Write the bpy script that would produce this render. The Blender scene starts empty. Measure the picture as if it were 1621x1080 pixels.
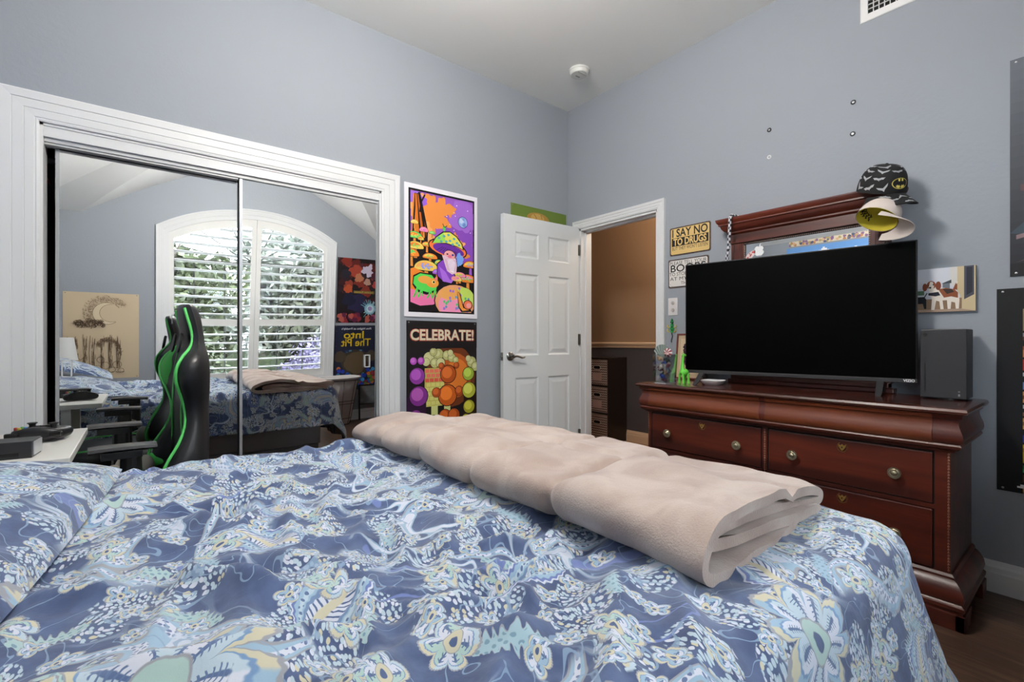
import bpy, math, random
import numpy as np
from mathutils import Vector, Matrix, Euler

random.seed(7)
C = bpy.context.scene.collection
SC = bpy.context.scene

# ---------------------------------------------------------------- camera, world, light, exposure
H = 1.093                      # eye height
F = 746.8                      # focal length in pixels of a 1621 wide frame
YAW = math.atan2(.7845, .6203)
cam = bpy.data.objects.new('camera', bpy.data.cameras.new('camera'))
C.objects.link(cam)
cam.data.sensor_width = 36.0
cam.data.lens = F / 1621 * 36.0
cam.data.clip_start = .02
cam.location = (0, 0, H)
cam.rotation_euler = (math.pi / 2, 0, YAW - math.pi / 2)
SC.camera = cam
SC.view_settings.view_transform = 'Standard'
SC.view_settings.look = 'None'
SC.view_settings.gamma = 1.0
SC.view_settings.use_curve_mapping = False
SC.view_settings.exposure = 1.04
SC.cycles.max_bounces = 9
SC.cycles.diffuse_bounces = 7
SC.cycles.glossy_bounces = 4
SC.cycles.transparent_max_bounces = 12
SC.cycles.sample_clamp_indirect = 6.0
SC.cycles.caustics_reflective = False
SC.cycles.caustics_refractive = False

W = bpy.data.worlds.new('sky'); SC.world = W; W.use_nodes = True
wn = W.node_tree.nodes['Background']
wn.inputs[0].default_value = (.80, .90, 1.0, 1)
wn.inputs[1].default_value = 7.5

def lamp(name, typ, loc, energy, color=(1, 1, 1), size=.3, size_y=None, rot=(0, 0, 0)):
    d = bpy.data.lights.new(name, typ); d.energy = energy; d.color = color
    if typ == 'AREA':
        d.size = size
        if size_y: d.shape = 'RECTANGLE'; d.size_y = size_y
    elif typ == 'SUN': d.angle = size
    else: d.shadow_soft_size = size
    o = bpy.data.objects.new(name, d); o.location = loc; o.rotation_euler = rot; C.objects.link(o)
    return o
sun = lamp('sun', 'SUN', (0, 0, 8), .8, (1, .95, .85), .02, rot=(math.radians(38), 0, math.radians(200)))
portal = lamp('window_daylight', 'AREA', (1.065, -.395, 1.55), 1, size=1.75, size_y=2.05, rot=(math.radians(90), 0, 0))
portal.data.cycles.is_portal = True
added_room_light = lamp('added_room_bulb', 'POINT', (.82, 1.25, 2.74), 300, (1, .955, .90), .16)  # unseen lamp added to brighten the whole room evenly
hall_light = lamp('hall_light_bulb', 'POINT', (3.62, 2.3, 2.35), 34, (1, .84, .66), .12)

# ---------------------------------------------------------------- places: walls
XR, YC, YW, XH = 2.93, 2.92, -.36, -.88     # dresser wall, closet wall, window wall, head wall
ZC = 3.09
def ray(px, py):
    u = px - 810.5
    return (u * .7845 + F * .6203, -u * .6203 + F * .7845, 540 - py)
def onX(px, py, X=XR):
    a, b, c = ray(px, py); t = X / a; return Vector((X, b * t, H + c * t))
def onY(px, py, Y=YC):
    a, b, c = ray(px, py); t = Y / b; return Vector((a * t, Y, H + c * t))

# ---------------------------------------------------------------- materials
def lin(c):
    if isinstance(c, str):
        c = tuple(int(c[i:i + 2], 16) / 255 for i in (0, 2, 4))
    return tuple((v / 12.92 if v <= .04045 else ((v + .055) / 1.055) ** 2.4) for v in c[:3]) + (1,)
MATS = {}
def mat(name, col='808080', rough=.6, metal=0.0, spec=.5, coat=0.0, emit=None, estr=0, bump=0, bscale=50, sheen=0, var=0, vscale=4, alpha=1):
    if name in MATS: return MATS[name]
    m = bpy.data.materials.new(name); m.use_nodes = True; MATS[name] = m
    nt = m.node_tree; p = nt.nodes['Principled BSDF']
    p.inputs['Base Color'].default_value = lin(col)
    p.inputs['Roughness'].default_value = rough
    p.inputs['Metallic'].default_value = metal
    p.inputs['Specular IOR Level'].default_value = spec
    p.inputs['Coat Weight'].default_value = coat
    p.inputs['Coat Roughness'].default_value = .12
    p.inputs['Sheen Weight'].default_value = sheen
    if emit: p.inputs['Emission Color'].default_value = lin(emit); p.inputs['Emission Strength'].default_value = estr
    m.diffuse_color = lin(col)
    if bump or var:
        tc = nt.nodes.new('ShaderNodeTexCoord')
    if bump:
        n = nt.nodes.new('ShaderNodeTexNoise'); n.inputs['Scale'].default_value = bscale; n.inputs['Detail'].default_value = 4
        nt.links.new(tc.outputs['Object'], n.inputs['Vector'])
        b = nt.nodes.new('ShaderNodeBump'); b.inputs['Strength'].default_value = bump; b.inputs['Distance'].default_value = .004
        nt.links.new(n.outputs['Fac'], b.inputs['Height']); nt.links.new(b.outputs['Normal'], p.inputs['Normal'])
    if var:
        n = nt.nodes.new('ShaderNodeTexNoise'); n.inputs['Scale'].default_value = vscale; n.inputs['Detail'].default_value = 5
        nt.links.new(tc.outputs['Object'], n.inputs['Vector'])
        r = nt.nodes.new('ShaderNodeMapRange'); r.inputs[1].default_value = .3; r.inputs[2].default_value = .7
        r.inputs[3].default_value = 1 - var; r.inputs[4].default_value = 1 + var
        nt.links.new(n.outputs['Fac'], r.inputs[0])
        h = nt.nodes.new('ShaderNodeHueSaturation'); h.inputs['Color'].default_value = lin(col)
        nt.links.new(r.outputs[0], h.inputs['Value']); nt.links.new(h.outputs['Color'], p.inputs['Base Color'])
    return m

def flat(hexcol, rough=.55, spec=.3):
    return mat('print_' + hexcol + ('_%d' % int(rough * 100) if rough != .55 else ''), hexcol, rough, spec=spec)

def wood(name, dark, light, axis=1, rough=.32, scale=1.0, coat=.35):
    if name in MATS: return MATS[name]
    m = mat(name, light, rough, coat=coat)
    nt = m.node_tree; p = nt.nodes['Principled BSDF']
    tc = nt.nodes.new('ShaderNodeTexCoord'); mp = nt.nodes.new('ShaderNodeMapping')
    s = [9 * scale] * 3; s[axis] = .9 * scale
    mp.inputs['Scale'].default_value = s
    nt.links.new(tc.outputs['Object'], mp.inputs['Vector'])
    n = nt.nodes.new('ShaderNodeTexNoise'); n.inputs['Scale'].default_value = 1.0; n.inputs['Detail'].default_value = 8; n.inputs['Distortion'].default_value = .9
    nt.links.new(mp.outputs[0], n.inputs['Vector'])
    r = nt.nodes.new('ShaderNodeValToRGB'); e = r.color_ramp.elements
    e[0].position = .34; e[0].color = lin(dark); e[1].position = .68; e[1].color = lin(light)
    nt.links.new(n.outputs['Fac'], r.inputs[0]); nt.links.new(r.outputs[0], p.inputs['Base Color'])
    return m

# small expression language over shader math nodes
class Ex:
    tree = None
    def __init__(s, o): s.o = o
    def __add__(a, b): return mth('ADD', a, b)
    def __radd__(a, b): return mth('ADD', b, a)
    def __sub__(a, b): return mth('SUBTRACT', a, b)
    def __rsub__(a, b): return mth('SUBTRACT', b, a)
    def __mul__(a, b): return mth('MULTIPLY', a, b)
    def __rmul__(a, b): return mth('MULTIPLY', b, a)
    def __truediv__(a, b): return mth('DIVIDE', a, b)
    def __lt__(a, b): return mth('LESS_THAN', a, b)
    def __gt__(a, b): return mth('GREATER_THAN', a, b)
def put(sock, v):
    if isinstance(v, Ex): Ex.tree.links.new(v.o, sock)
    else: sock.default_value = v
def mth(op, *a):
    n = Ex.tree.nodes.new('ShaderNodeMath'); n.operation = op
    for i, x in enumerate(a): put(n.inputs[i], x)
    return Ex(n.outputs[0])
def xyz(x, y, z=0.0):
    n = Ex.tree.nodes.new('ShaderNodeCombineXYZ')
    for i, v in enumerate((x, y, z)): put(n.inputs[i], v)
    return Ex(n.outputs[0])
def sep(v):
    n = Ex.tree.nodes.new('ShaderNodeSeparateXYZ'); put(n.inputs[0], v)
    return Ex(n.outputs[0]), Ex(n.outputs[1]), Ex(n.outputs[2])
def noise(v, scale, detail=2, dist=0):
    n = Ex.tree.nodes.new('ShaderNodeTexNoise'); put(n.inputs['Vector'], v)
    n.inputs['Scale'].default_value = scale; n.inputs['Detail'].default_value = detail; n.inputs['Distortion'].default_value = dist
    return Ex(n.outputs['Fac']), Ex(n.outputs['Color'])
def voro(v, scale, rnd=1.0, feature='F1'):
    n = Ex.tree.nodes.new('ShaderNodeTexVoronoi'); n.voronoi_dimensions = '2D'; n.feature = feature; put(n.inputs['Vector'], v)
    n.inputs['Scale'].default_value = scale; n.inputs['Randomness'].default_value = rnd
    if feature == 'DISTANCE_TO_EDGE': return Ex(n.outputs['Distance']), None, None
    return Ex(n.outputs['Distance']), Ex(n.outputs['Color']), Ex(n.outputs['Position'])
def mixc(f, a, b):
    n = Ex.tree.nodes.new('ShaderNodeMix'); n.data_type = 'RGBA'; put(n.inputs[0], f)
    put(n.inputs[6], a if isinstance(a, Ex) else lin(a)); put(n.inputs[7], b if isinstance(b, Ex) else lin(b))
    return Ex(n.outputs[2])
def step(v, lo, hi):
    n = Ex.tree.nodes.new('ShaderNodeMapRange'); n.interpolation_type = 'SMOOTHSTEP'; put(n.inputs[0], v)
    n.inputs[1].default_value = lo; n.inputs[2].default_value = hi; return Ex(n.outputs[0])

# ---------------------------------------------------------------- mesh building
class MB:
    def __init__(s): s.v = []; s.f = []; s.m = []
    def add(s, vs, fs, m=0, M=None):
        k = len(s.v)
        s.v += [tuple(M @ Vector(p)) if M else tuple(p) for p in vs]
        s.f += [tuple(i + k for i in f) for f in fs]; s.m += [m] * len(fs)
        return s
    def box(s, x0, x1, y0, y1, z0, z1, m=0, M=None):
        return s.add([(x, y, z) for x in (x0, x1) for y in (y0, y1) for z in (z0, z1)],
              [(0, 1, 3, 2), (4, 6, 7, 5), (0, 4, 5, 1), (2, 3, 7, 6), (0, 2, 6, 4), (1, 5, 7, 3)], m, M)
    def loft(s, rings, m=0, M=None, close=True, cap=True):
        n = len(rings[0]); vs = [p for r in rings for p in r]; fs = []
        for i in range(len(rings) - 1):
            for j in range(n if close else n - 1):
                a = i * n + j; b = i * n + (j + 1) % n
                fs.append((a, b, b + n, a + n))
        if cap and close:
            fs.append(tuple(range(n - 1, -1, -1))); fs.append(tuple(range((len(rings) - 1) * n, len(rings) * n)))
        return s.add(vs, fs, m, M)
    def lathe(s, prof, n=24, m=0, M=None, sx=1, sy=1):
        return s.loft([[(max(r, 1e-5) * sx * math.cos(2 * math.pi * j / n), max(r, 1e-5) * sy * math.sin(2 * math.pi * j / n), z) for j in range(n)] for r, z in prof], m, M)
    def tube(s, pts, r, n=8, m=0, M=None, cap=True):
        pts = [Vector(p) for p in pts]; rings = []; up = None
        rs = r if isinstance(r, (list, tuple)) else [r] * len(pts)
        for i, p in enumerate(pts):
            t = (pts[min(i + 1, len(pts) - 1)] - pts[max(i - 1, 0)]).normalized()
            if up is None:
                up = Vector((0, 0, 1)) if abs(t.z) < .9 else Vector((1, 0, 0))
            a = t.cross(up).normalized(); up = a.cross(t).normalized()
            rings.append([p + rs[i] * (a * math.cos(2 * math.pi * j / n) + up * math.sin(2 * math.pi * j / n)) for j in range(n)])
        return s.loft(rings, m, M, cap=cap)
    def prism(s, poly, d, m=0, M=None):      # poly in xy, extruded in z from 0 to d
        return s.loft([[(x, y, 0) for x, y in poly], [(x, y, d) for x, y in poly]], m, M)
    def ring(s, prof, x0, x1, y0, y1, m=0, back=0.0, M=None):  # (out, z) profile around three sides of a block whose back is x1
        return s.loft([[(x0 - o, y0 - o, z), (x1 + back * o, y0 - o, z), (x1 + back * o, y1 + o, z), (x0 - o, y1 + o, z)] for o, z in prof], m, M)
    def sphere(s, c, r, n=10, m=0, M=None, sc=(1, 1, 1)):
        k = max(4, n // 2 + 1)
        rings = []
        for i in range(1, k):
            ph = math.pi * i / k
            rings.append([(c[0] + sc[0] * r * math.sin(ph) * math.cos(2 * math.pi * j / n), c[1] + sc[1] * r * math.sin(ph) * math.sin(2 * math.pi * j / n), c[2] + sc[2] * r * math.cos(ph)) for j in range(n)])
        vs = [(c[0], c[1], c[2] + sc[2] * r)] + [p for q in rings for p in q] + [(c[0], c[1], c[2] - sc[2] * r)]
        fs = [(0, 1 + j, 1 + (j + 1) % n) for j in range(n)]
        for i in range(len(rings) - 1):
            for j in range(n):
                a = 1 + i * n + j; b = 1 + i * n + (j + 1) % n
                fs.append((a, a + n, b + n, b))
        e = len(vs) - 1; o = 1 + (len(rings) - 1) * n
        fs += [(e, o + (j + 1) % n, o + j) for j in range(n)]
        return s.add(vs, fs, m, M)
    def text(s, txt, size, m=0, M=None, bold=.0, depth=.0, align='CENTER', width=None, shear=0):
        cu = bpy.data.curves.new('lettering', 'FONT'); cu.body = txt; cu.size = size; cu.align_x = align
        cu.offset = bold; cu.extrude = depth; cu.resolution_u = 3; cu.shear = shear
        ob = bpy.data.objects.new('lettering', cu); C.objects.link(ob)
        dg = bpy.context.evaluated_depsgraph_get(); me = bpy.data.meshes.new_from_object(ob.evaluated_get(dg))
        vs = [tuple(v.co) for v in me.vertices]; fs = [tuple(p.vertices) for p in me.polygons]
        if width and vs:
            xs = [v[0] for v in vs]; w = max(xs) - min(xs); k = width / w
            mid = (max(xs) + min(xs)) / 2 if align == 'CENTER' else min(xs)
            vs = [((v[0] - mid) * k, v[1], v[2]) for v in vs]
        bpy.data.objects.remove(ob); bpy.data.curves.remove(cu); bpy.data.meshes.remove(me)
        return s.add(vs, fs, m, M)
    def build(s, name, mats, parent=None, smooth=False, bevel=0, seg=2, loc=None, uvs=None, angle=40, subd=0):
        me = bpy.data.meshes.new(name); me.from_pydata(s.v, [], s.f)
        if not isinstance(mats, (list, tuple)): mats = [mats]
        for q in mats: me.materials.append(q)
        if len(mats) > 1: me.polygons.foreach_set('material_index', s.m)
        if smooth: me.polygons.foreach_set('use_smooth', [True] * len(me.polygons))
        if smooth and angle < 180:
            try: me.set_sharp_from_angle(angle=math.radians(angle))
            except Exception: pass
        if uvs is not None:
            l = me.uv_layers.new(name='UVMap'); li = np.zeros(len(me.loops), dtype=np.int32); me.loops.foreach_get('vertex_index', li)
            l.data.foreach_set('uv', np.asarray(uvs, dtype=np.float32)[li].ravel())
        me.update()
        o = bpy.data.objects.new(name, me); C.objects.link(o)
        if parent: o.parent = parent
        if loc: o.location = loc
        if bevel:
            b = o.modifiers.new('bevel', 'BEVEL'); b.width = bevel; b.segments = seg; b.limit_method = 'ANGLE'; b.angle_limit = math.radians(35)
            b.harden_normals = False
        if subd:
            q = o.modifiers.new('subdivision', 'SUBSURF'); q.levels = subd; q.render_levels = subd
        return o

def empty(name, loc=(0, 0, 0), rz=0):
    o = bpy.data.objects.new(name, None); o.empty_display_size = .1; o.location = loc; o.rotation_euler = (0, 0, rz); C.objects.link(o); return o
def tag(o, label=None, cat=None, group=None, kind=None):
    if label: o['label'] = label
    if cat: o['category'] = cat
    if group: o['group'] = group
    if kind: o['kind'] = kind
    return o
def frame(o, u, v):                 # flat things: local x along u, y along v, z out
    u = Vector(u).normalized(); v = Vector(v).normalized(); n = u.cross(v)
    M = Matrix((u, v, n)).transposed().to_4x4(); M.translation = Vector(o); return M
def T(x=0, y=0, z=0): return Matrix.Translation((x, y, z))
def R(deg, ax): return Matrix.Rotation(math.radians(deg), 4, ax)

# lattice noise in numpy for cloth
def vnoise(x, y, seed=0):
    x = np.asarray(x, dtype=np.float64); y = np.asarray(y, dtype=np.float64)
    xi = np.floor(x).astype(np.int64); yi = np.floor(y).astype(np.int64); fx = x - xi; fy = y - yi
    fx = fx * fx * fx * (fx * (fx * 6 - 15) + 10); fy = fy * fy * fy * (fy * (fy * 6 - 15) + 10)
    def h(a, b):
        n = (a * 374761393 + b * 668265263 + seed * 1442695041) & 0xffffffff
        n = ((n ^ (n >> 13)) * 1274126177) & 0xffffffff
        n = n ^ (n >> 16)
        return (n & 0xffff) / 65535.0 * 2 - 1
    return (h(xi, yi) * (1 - fx) + h(xi + 1, yi) * fx) * (1 - fy) + (h(xi, yi + 1) * (1 - fx) + h(xi + 1, yi + 1) * fx) * fy
def sstep(a, b, x):
    t = np.clip((x - a) / (b - a), 0, 1); return t * t * (3 - 2 * t)

# ================================================================ THE SETTING
wall_paint = mat('blue_grey_wall_paint', '989ea6', .75, spec=.25, bump=.25, bscale=55)
white_paint = mat('white_ceiling_paint', 'e8e8e6', .85, spec=.2)
trim_paint = mat('white_trim_paint', 'dcdee0', .38, spec=.4)
door_paint = mat('white_door_paint', 'dadee0', .42, spec=.4)

def struct(o, kind='structure'): o['kind'] = kind; return o
def arch(x):                        # ceiling arch over the window
    d = abs(x - 1.065)
    return 2.38 + max(0.0, .78 * (1 - (d / 1.52) ** 1.38)) if d < 1.52 else 2.38
# ceiling: flat at ZC, slopes down to head wall and window wall, with a vault over the window
b = MB(); xs = []
x = XH - .06
while x < XR + .06:
    xs.append(x); x += .035
xs.append(XR + .06)
cols = []
for x in xs:
    p2 = min(ZC, 2.38 + .5 * (x - XH)); a = min(arch(x), p2)
    a = max(min(2.38, p2), a)
    y1 = YW + (a - 2.38) / .5; y2 = YW + (p2 - 2.38) / .5
    y1 = max(y1, YW - .06) if a > 2.38 else YW
    cols.append([(x, YW - .06, a), (x, max(y1, YW + .0005), a), (x, max(y2, y1 + .001), p2), (x, YC + .06, p2)])
b.loft(cols, close=False)
ceil = struct(b.build('ceiling', white_paint))

# floor: dark wood planks along Y
fm = mat('dark_wood_floor', '2e211b', .33, coat=.15); Ex.tree = fm.node_tree; nt = fm.node_tree
tc = nt.nodes.new('ShaderNodeTexCoord'); X, Y, Z = sep(Ex(tc.outputs['Object']))
br = nt.nodes.new('ShaderNodeTexBrick'); put(br.inputs['Vector'], xyz(Y, X, 0.0))
br.inputs['Scale'].default_value = 1; br.inputs['Brick Width'].default_value = 1.3; br.inputs['Row Height'].default_value = .125
br.inputs['Mortar Size'].default_value = .0022; br.inputs['Color1'].default_value = lin('4a372c'); br.inputs['Color2'].default_value = lin('33251e'); br.inputs['Mortar'].default_value = lin('0e0a08')
f1, _ = noise(xyz(X * 60.0, Y * 2.5, 0.0), 1.0, 6, .6)
put(nt.nodes['Principled BSDF'].inputs['Base Color'], mixc(step(f1, .45, .75), Ex(br.outputs['Color']), '6c5240'))
struct(MB().box(XH - .15, XR + .15, YW - .15, YC + .75, -.05, 0).build('floor', fm))

# closet wall with the closet opening
ox0, ox1, oz = -.344, 1.229, 2.06
b = MB().box(XH - .1, ox0, YC, YC + .12, 0, 3.2).box(ox1, XR, YC, YC + .12, 0, 3.2).box(ox0, ox1, YC, YC + .12, oz, 3.2)
struct(b.build('wall_left', wall_paint))
# dresser wall with the bedroom door opening
dy0, dy1, dz = 2.012, 2.778, 2.04
b = MB().box(XR, XR + .12, YW - .1, dy0, 0, 3.2).box(XR, XR + .12, dy1, YC + .12, 0, 3.2).box(XR, XR + .12, dy0, dy1, dz, 3.2)
struct(b.build('wall_right', wall_paint))
struct(MB().box(XH - .12, XH, YW - .1, YC + .12, 0, 3.2).build('wall_near', wall_paint))
# window wall with an arched opening
wx0, wx1, wz0, wz1, wrise = .215, 1.915, .60, 2.30, .26
wc = (wx0 + wx1) / 2
def warch(x, x0=wx0, x1=wx1, z=wz1, rise=wrise):
    c = (x0 + x1) / 2; hw = (x1 - x0) / 2; Rr = (hw * hw + rise * rise) / (2 * rise)
    return z + math.sqrt(max(0, Rr * Rr - (x - c) ** 2)) - (Rr - rise)
def archpts(x0, x1, z, rise, n=24): return [(x0 + (x1 - x0) * i / n, warch(x0 + (x1 - x0) * i / n, x0, x1, z, rise)) for i in range(n + 1)]
MW = frame((0, YW, 0), (1, 0, 0), (0, 0, 1))          # local z = -Y (outwards)
b = MB().box(XH - .1, wx0, YW - .14, YW, 0, 3.2).box(wx1, XR + .1, YW - .14, YW, 0, 3.2).box(wx0, wx1, YW - .14, YW, 0, wz0)
ap = archpts(wx0, wx1, wz1, wrise)
for i in range(24):
    b.prism([ap[i], ap[i + 1], (ap[i + 1][0], 3.2), (ap[i][0], 3.2)], .14, M=MW)
struct(b.build('wall_back', wall_paint))

# baseboards
def baseboard(name, p0, p1, nrm, m=trim_paint, h=.135):
    d = (Vector(p1) - Vector(p0)); L = d.length; u = d.normalized(); n = Vector(nrm)
    prof = [(0, 0), (.016, 0), (.016, h * .62), (.013, h * .68), (.013, h * .8), (.008, h * .88), (.005, h), (0, h)]
    r = [[Vector(p0) + u * t + n * a + Vector((0, 0, z)) for a, z in prof] for t in (0, L)]
    return struct(MB().loft(r).build(name, m))
baseboard('baseboard_right', (XR, YW, 0), (XR, 1.93, 0), (-1, 0, 0))
baseboard('baseboard_left', (1.36, YC, 0), (XR, YC, 0), (0, -1, 0))
baseboard('baseboard_back', (XH, YW, 0), (XR, YW, 0), (0, 1, 0))
baseboard('baseboard_near', (XH, YW, 0), (XH, YC, 0), (1, 0, 0))

# casings: mitred profile around an opening. path in (s, z), local frame
def casing(name, pts, M, width, prof, m=trim_paint, parent=None):
    P = [Vector((p[0], p[1])) for p in pts]; rings = []
    for i, p in enumerate(P):
        d0 = (P[i] - P[i - 1]).normalized() if i else (P[1] - P[0]).normalized()
        d1 = (P[i + 1] - P[i]).normalized() if i < len(P) - 1 else d0
        n0 = Vector((-d0.y, d0.x)); n1 = Vector((-d1.y, d1.x)); nn = (n0 + n1).normalized(); k = 1 / max(.3, nn.dot(n0))
        rings.append([M @ Vector((p.x + nn.x * k * a * width, p.y + nn.y * k * a * width, t)) for a, t in prof])
    return MB().loft(rings).build(name, m, parent)
cp = [(0, 0), (0, .012), (.06, .014), (.10, .012), (.13, .0155), (.36, .017), (.375, .0155), (.39, .0155), (.40, .019), (.66, .020), (.675, .0185), (.69, .0185), (.70, .023), (.95, .026), (1, .022), (1, 0)]
MCl = frame((0, YC, 0), (1, 0, 0), (0, 0, 1))          # z = -Y into the room: (1,0,0)x(0,0,1) = (0,-1,0)
struct(casing('trim_1', [(ox0, 0), (ox0, oz), (ox1, oz), (ox1, 0)], MCl, .122, cp))
MDr = frame((XR, 0, 0), (0, -1, 0), (0, 0, 1))         # x = -Y, z = -X into the room
struct(casing('trim_2', [(-dy1, 0), (-dy1, dz), (-dy0, dz), (-dy0, 0)], MDr, .066, cp))
# jamb of the bedroom door, with its stop
b = MB().box(XR - .002, XR + .125, dy0 - .001, dy0 + .016, 0, dz).box(XR - .002, XR + .125, dy1 - .016, dy1 + .001, 0, dz).box(XR - .002, XR + .125, dy0, dy1, dz - .016, dz + .001)
b.box(XR + .045, XR + .08, dy0 + .016, dy0 + .028, 0, dz - .016).box(XR + .045, XR + .08, dy1 - .028, dy1 - .016, 0, dz - .016).box(XR + .045, XR + .08, dy0, dy1, dz - .028, dz - .016)
struct(b.build('trim_3', trim_paint))
struct(casing('trim_4', [(dy0, 0), (dy0, dz), (dy1, dz), (dy1, 0)], frame((XR + .12, 0, 0), (0, 1, 0), (0, 0, 1)), .066, cp))

# closet: jambs, header, track, interior
b = MB().box(ox0 - .001, ox0 + .012, YC - .001, YC + .12, 0, oz).box(ox1 - .012, ox1 + .001, YC - .001, YC + .12, 0, oz).box(ox0, ox1, YC - .001, YC + .12, oz - .012, oz)
b.box(ox0 + .012, ox1 - .012, YC + .004, YC + .018, 2.002, oz - .012)
struct(b.build('trim_5', trim_paint))
alu = mat('aluminium_track', 'c8cacc', .4)
b = MB().box(ox0 + .012, ox1 - .012, YC + .0185, YC + .024, 1.984, oz - .012).box(ox0 + .012, ox1 - .012, YC + .018, YC + .10, 2.03, 2.045).box(ox0 + .012, .425, YC + .026, YC + .060, 1.974, 2.03).box(ox0 + .012, ox1 - .012, YC + .098, YC + .1, 1.98, 2.03)
b.box(ox0 + .012, ox1 - .012, YC + .018, YC + .1, 0, .008)
struct(b.build('trim_6', alu))
clo = mat('closet_paint', '8d8f92', .8)
b = MB().box(ox0 - .4, ox1 + .3, YC + .70, YC + .75, 0, 2.6).box(ox0 - .45, ox0 - .4, YC + .12, YC + .75, 0, 2.6).box(ox1 + .3, ox1 + .35, YC + .12, YC + .75, 0, 2.6).box(ox0 - .45, ox1 + .35, YC + .12, YC + .75, 2.55, 2.6)
struct(b.build('wall_closet', clo))
# sliding mirrored doors
mirror_m = mat('mirror_glass', 'f6f8f8', .0, metal=1.0)
chrome = mat('chrome_strip', 'c0c3c6', .25, metal=.5)
def mirror_door(name, x0, x1, y, handle_x, tilt, twist, z0=.012, z1=1.995):
    e = struct(empty(name, ((x0 + x1) / 2, y, 0)))
    w = (x1 - x0) / 2; n = 12; vs = []; fs = []
    for i in range(n + 1):
        for j in range(n + 1):
            px = -w + .012 + (2 * w - .024) * i / n; pz = z0 + .01 + (z1 - z0 - .02) * j / n
            vs.append((px, math.tan(tilt) * (pz - 1.1) + twist * (px) * (pz - 1.1), pz))
    for i in range(n):
        for j in range(n):
            a = i * (n + 1) + j; fs.append((a, a + 1, a + n + 2, a + n + 1)[::-1])
    g = MB().add(vs, fs).build('mirror_glass', mirror_m, e, smooth=True, angle=180)
    f = MB().box(-w, -w + .013, -.006, .014, z0, z1).box(w - .013, w, -.006, .014, z0, z1).box(-w, w, -.006, .014, z1 - .012, z1).box(-w, w, -.006, .014, z0, z0 + .02)
    f.box(-w + .013, w - .013, .008, .014, z0, z1)
    f.build('door_frame', chrome, e)
    hx = handle_x - (x0 + x1) / 2
    k = MB().box(hx - .018, hx - .014, -.012, .0, .925, 1.005).box(hx + .014, hx + .018, -.012, .0, .925, 1.005).box(hx - .018, hx + .018, -.012, .0, .925, .930).box(hx - .018, hx + .018, -.012, .0, 1.0, 1.005)
    k.box(hx - .014, hx + .014, -.0015, .0, .93, 1.0, 1)
    k.build('finger_pull', [trim_paint, mirror_m], e)
    return e
mirror_door('door_2', -.300, .505, YC + .072, -.262, 0, 0)
mirror_door('door_3', .432, 1.222, YC + .034, 1.147, -.0036, -.008)

# bedroom door leaf, six raised panels
def panel_door(name, w, h, t, mdoor):
    e = struct(empty(name))
    cols_ = [(.11, w / 2 - .05), (w / 2 + .05, w - .11)]; rows = [(.22, .80), (.97, 1.60), (1.72, h - .12)]
    b = MB(); xs = sorted({0, w} | {v for c in cols_ for v in c}); zs = sorted({0, h} | {v for r_ in rows for v in r_})
    for side in (0, 1):
        y = 0 if side == 0 else t; s = 1 if side == 0 else -1
        for i in range(len(xs) - 1):
            for j in range(len(zs) - 1):
                x0, x1, z0, z1 = xs[i], xs[i + 1], zs[j], zs[j + 1]
                ispanel = (x0, x1) in cols_ and (z0, z1) in rows
                if not ispanel:
                    b.add([(x0, y, z0), (x1, y, z0), (x1, y, z1), (x0, y, z1)], [(0, 1, 2, 3) if side == 0 else (3, 2, 1, 0)])
                else:
                    lv = [(0, 0), (.012, .007), (.022, .007), (.05, .002)]
                    q = [[(x0 + d, y + s * k, z0 + d), (x1 - d, y + s * k, z0 + d), (x1 - d, y + s * k, z1 - d), (x0 + d, y + s * k, z1 - d)] for d, k in lv]
                    if side: q = [r_[::-1] for r_ in q]
                    b.loft(q, cap=False)
                    b.add(q[-1], [(0, 1, 2, 3)])
    b.add([(0, 0, 0), (w, 0, 0), (w, t, 0), (0, t, 0), (0, 0, h), (w, 0, h), (w, t, h), (0, t, h)], [(0, 3, 2, 1), (4, 5, 6, 7), (0, 4, 7, 3), (1, 2, 6, 5)])
    b.build('door_leaf', mdoor, e)
    return e
door = panel_door('door_1', .78, 2.035, .036, door_paint)
# local x from free edge (0) to hinge (w); placed so that it stands open near the closet wall
hinge = Vector((2.905, 2.768)); free = Vector((2.128, 2.795)); ang = math.atan2(hinge.y - free.y, hinge.x - free.x)
door.location = (free.x, free.y, .012); door.rotation_euler = (0, 0, ang)
nickel = mat('brushed_nickel', '8d8a85', .28, metal=1.0)
MH = T(.062, 0, .965) @ R(90, 'X')
hb = MB().lathe([(0, 0), (.033, 0), (.033, .004), (.028, .009), (.014, .012), (.012, .034), (.016, .04), (.014, .05), (0, .052)], 24, M=MH)
hb.tube([(.062, -.044, .965), (.09, -.047, .969), (.115, -.047, .963), (.14, -.045, .955), (.16, -.045, .956), (.172, -.045, .962)], [.011, .009, .008, .008, .007, .004], 10)
hb.tube([(.0, .018, .965), (-.010, .018, .965)], .007, 8)
hb.box(-.002, .001, .004, .032, .935, .995)
hb.build('door_handle', nickel, door, smooth=True)
for z in (.25, 1.05, 1.80):
    MB().tube([(.786, -.004, z), (.786, -.004, z + .09)], .006, 8).box(.77, .784, -.002, .0, z, z + .09).build('hinge', nickel, door)

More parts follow.
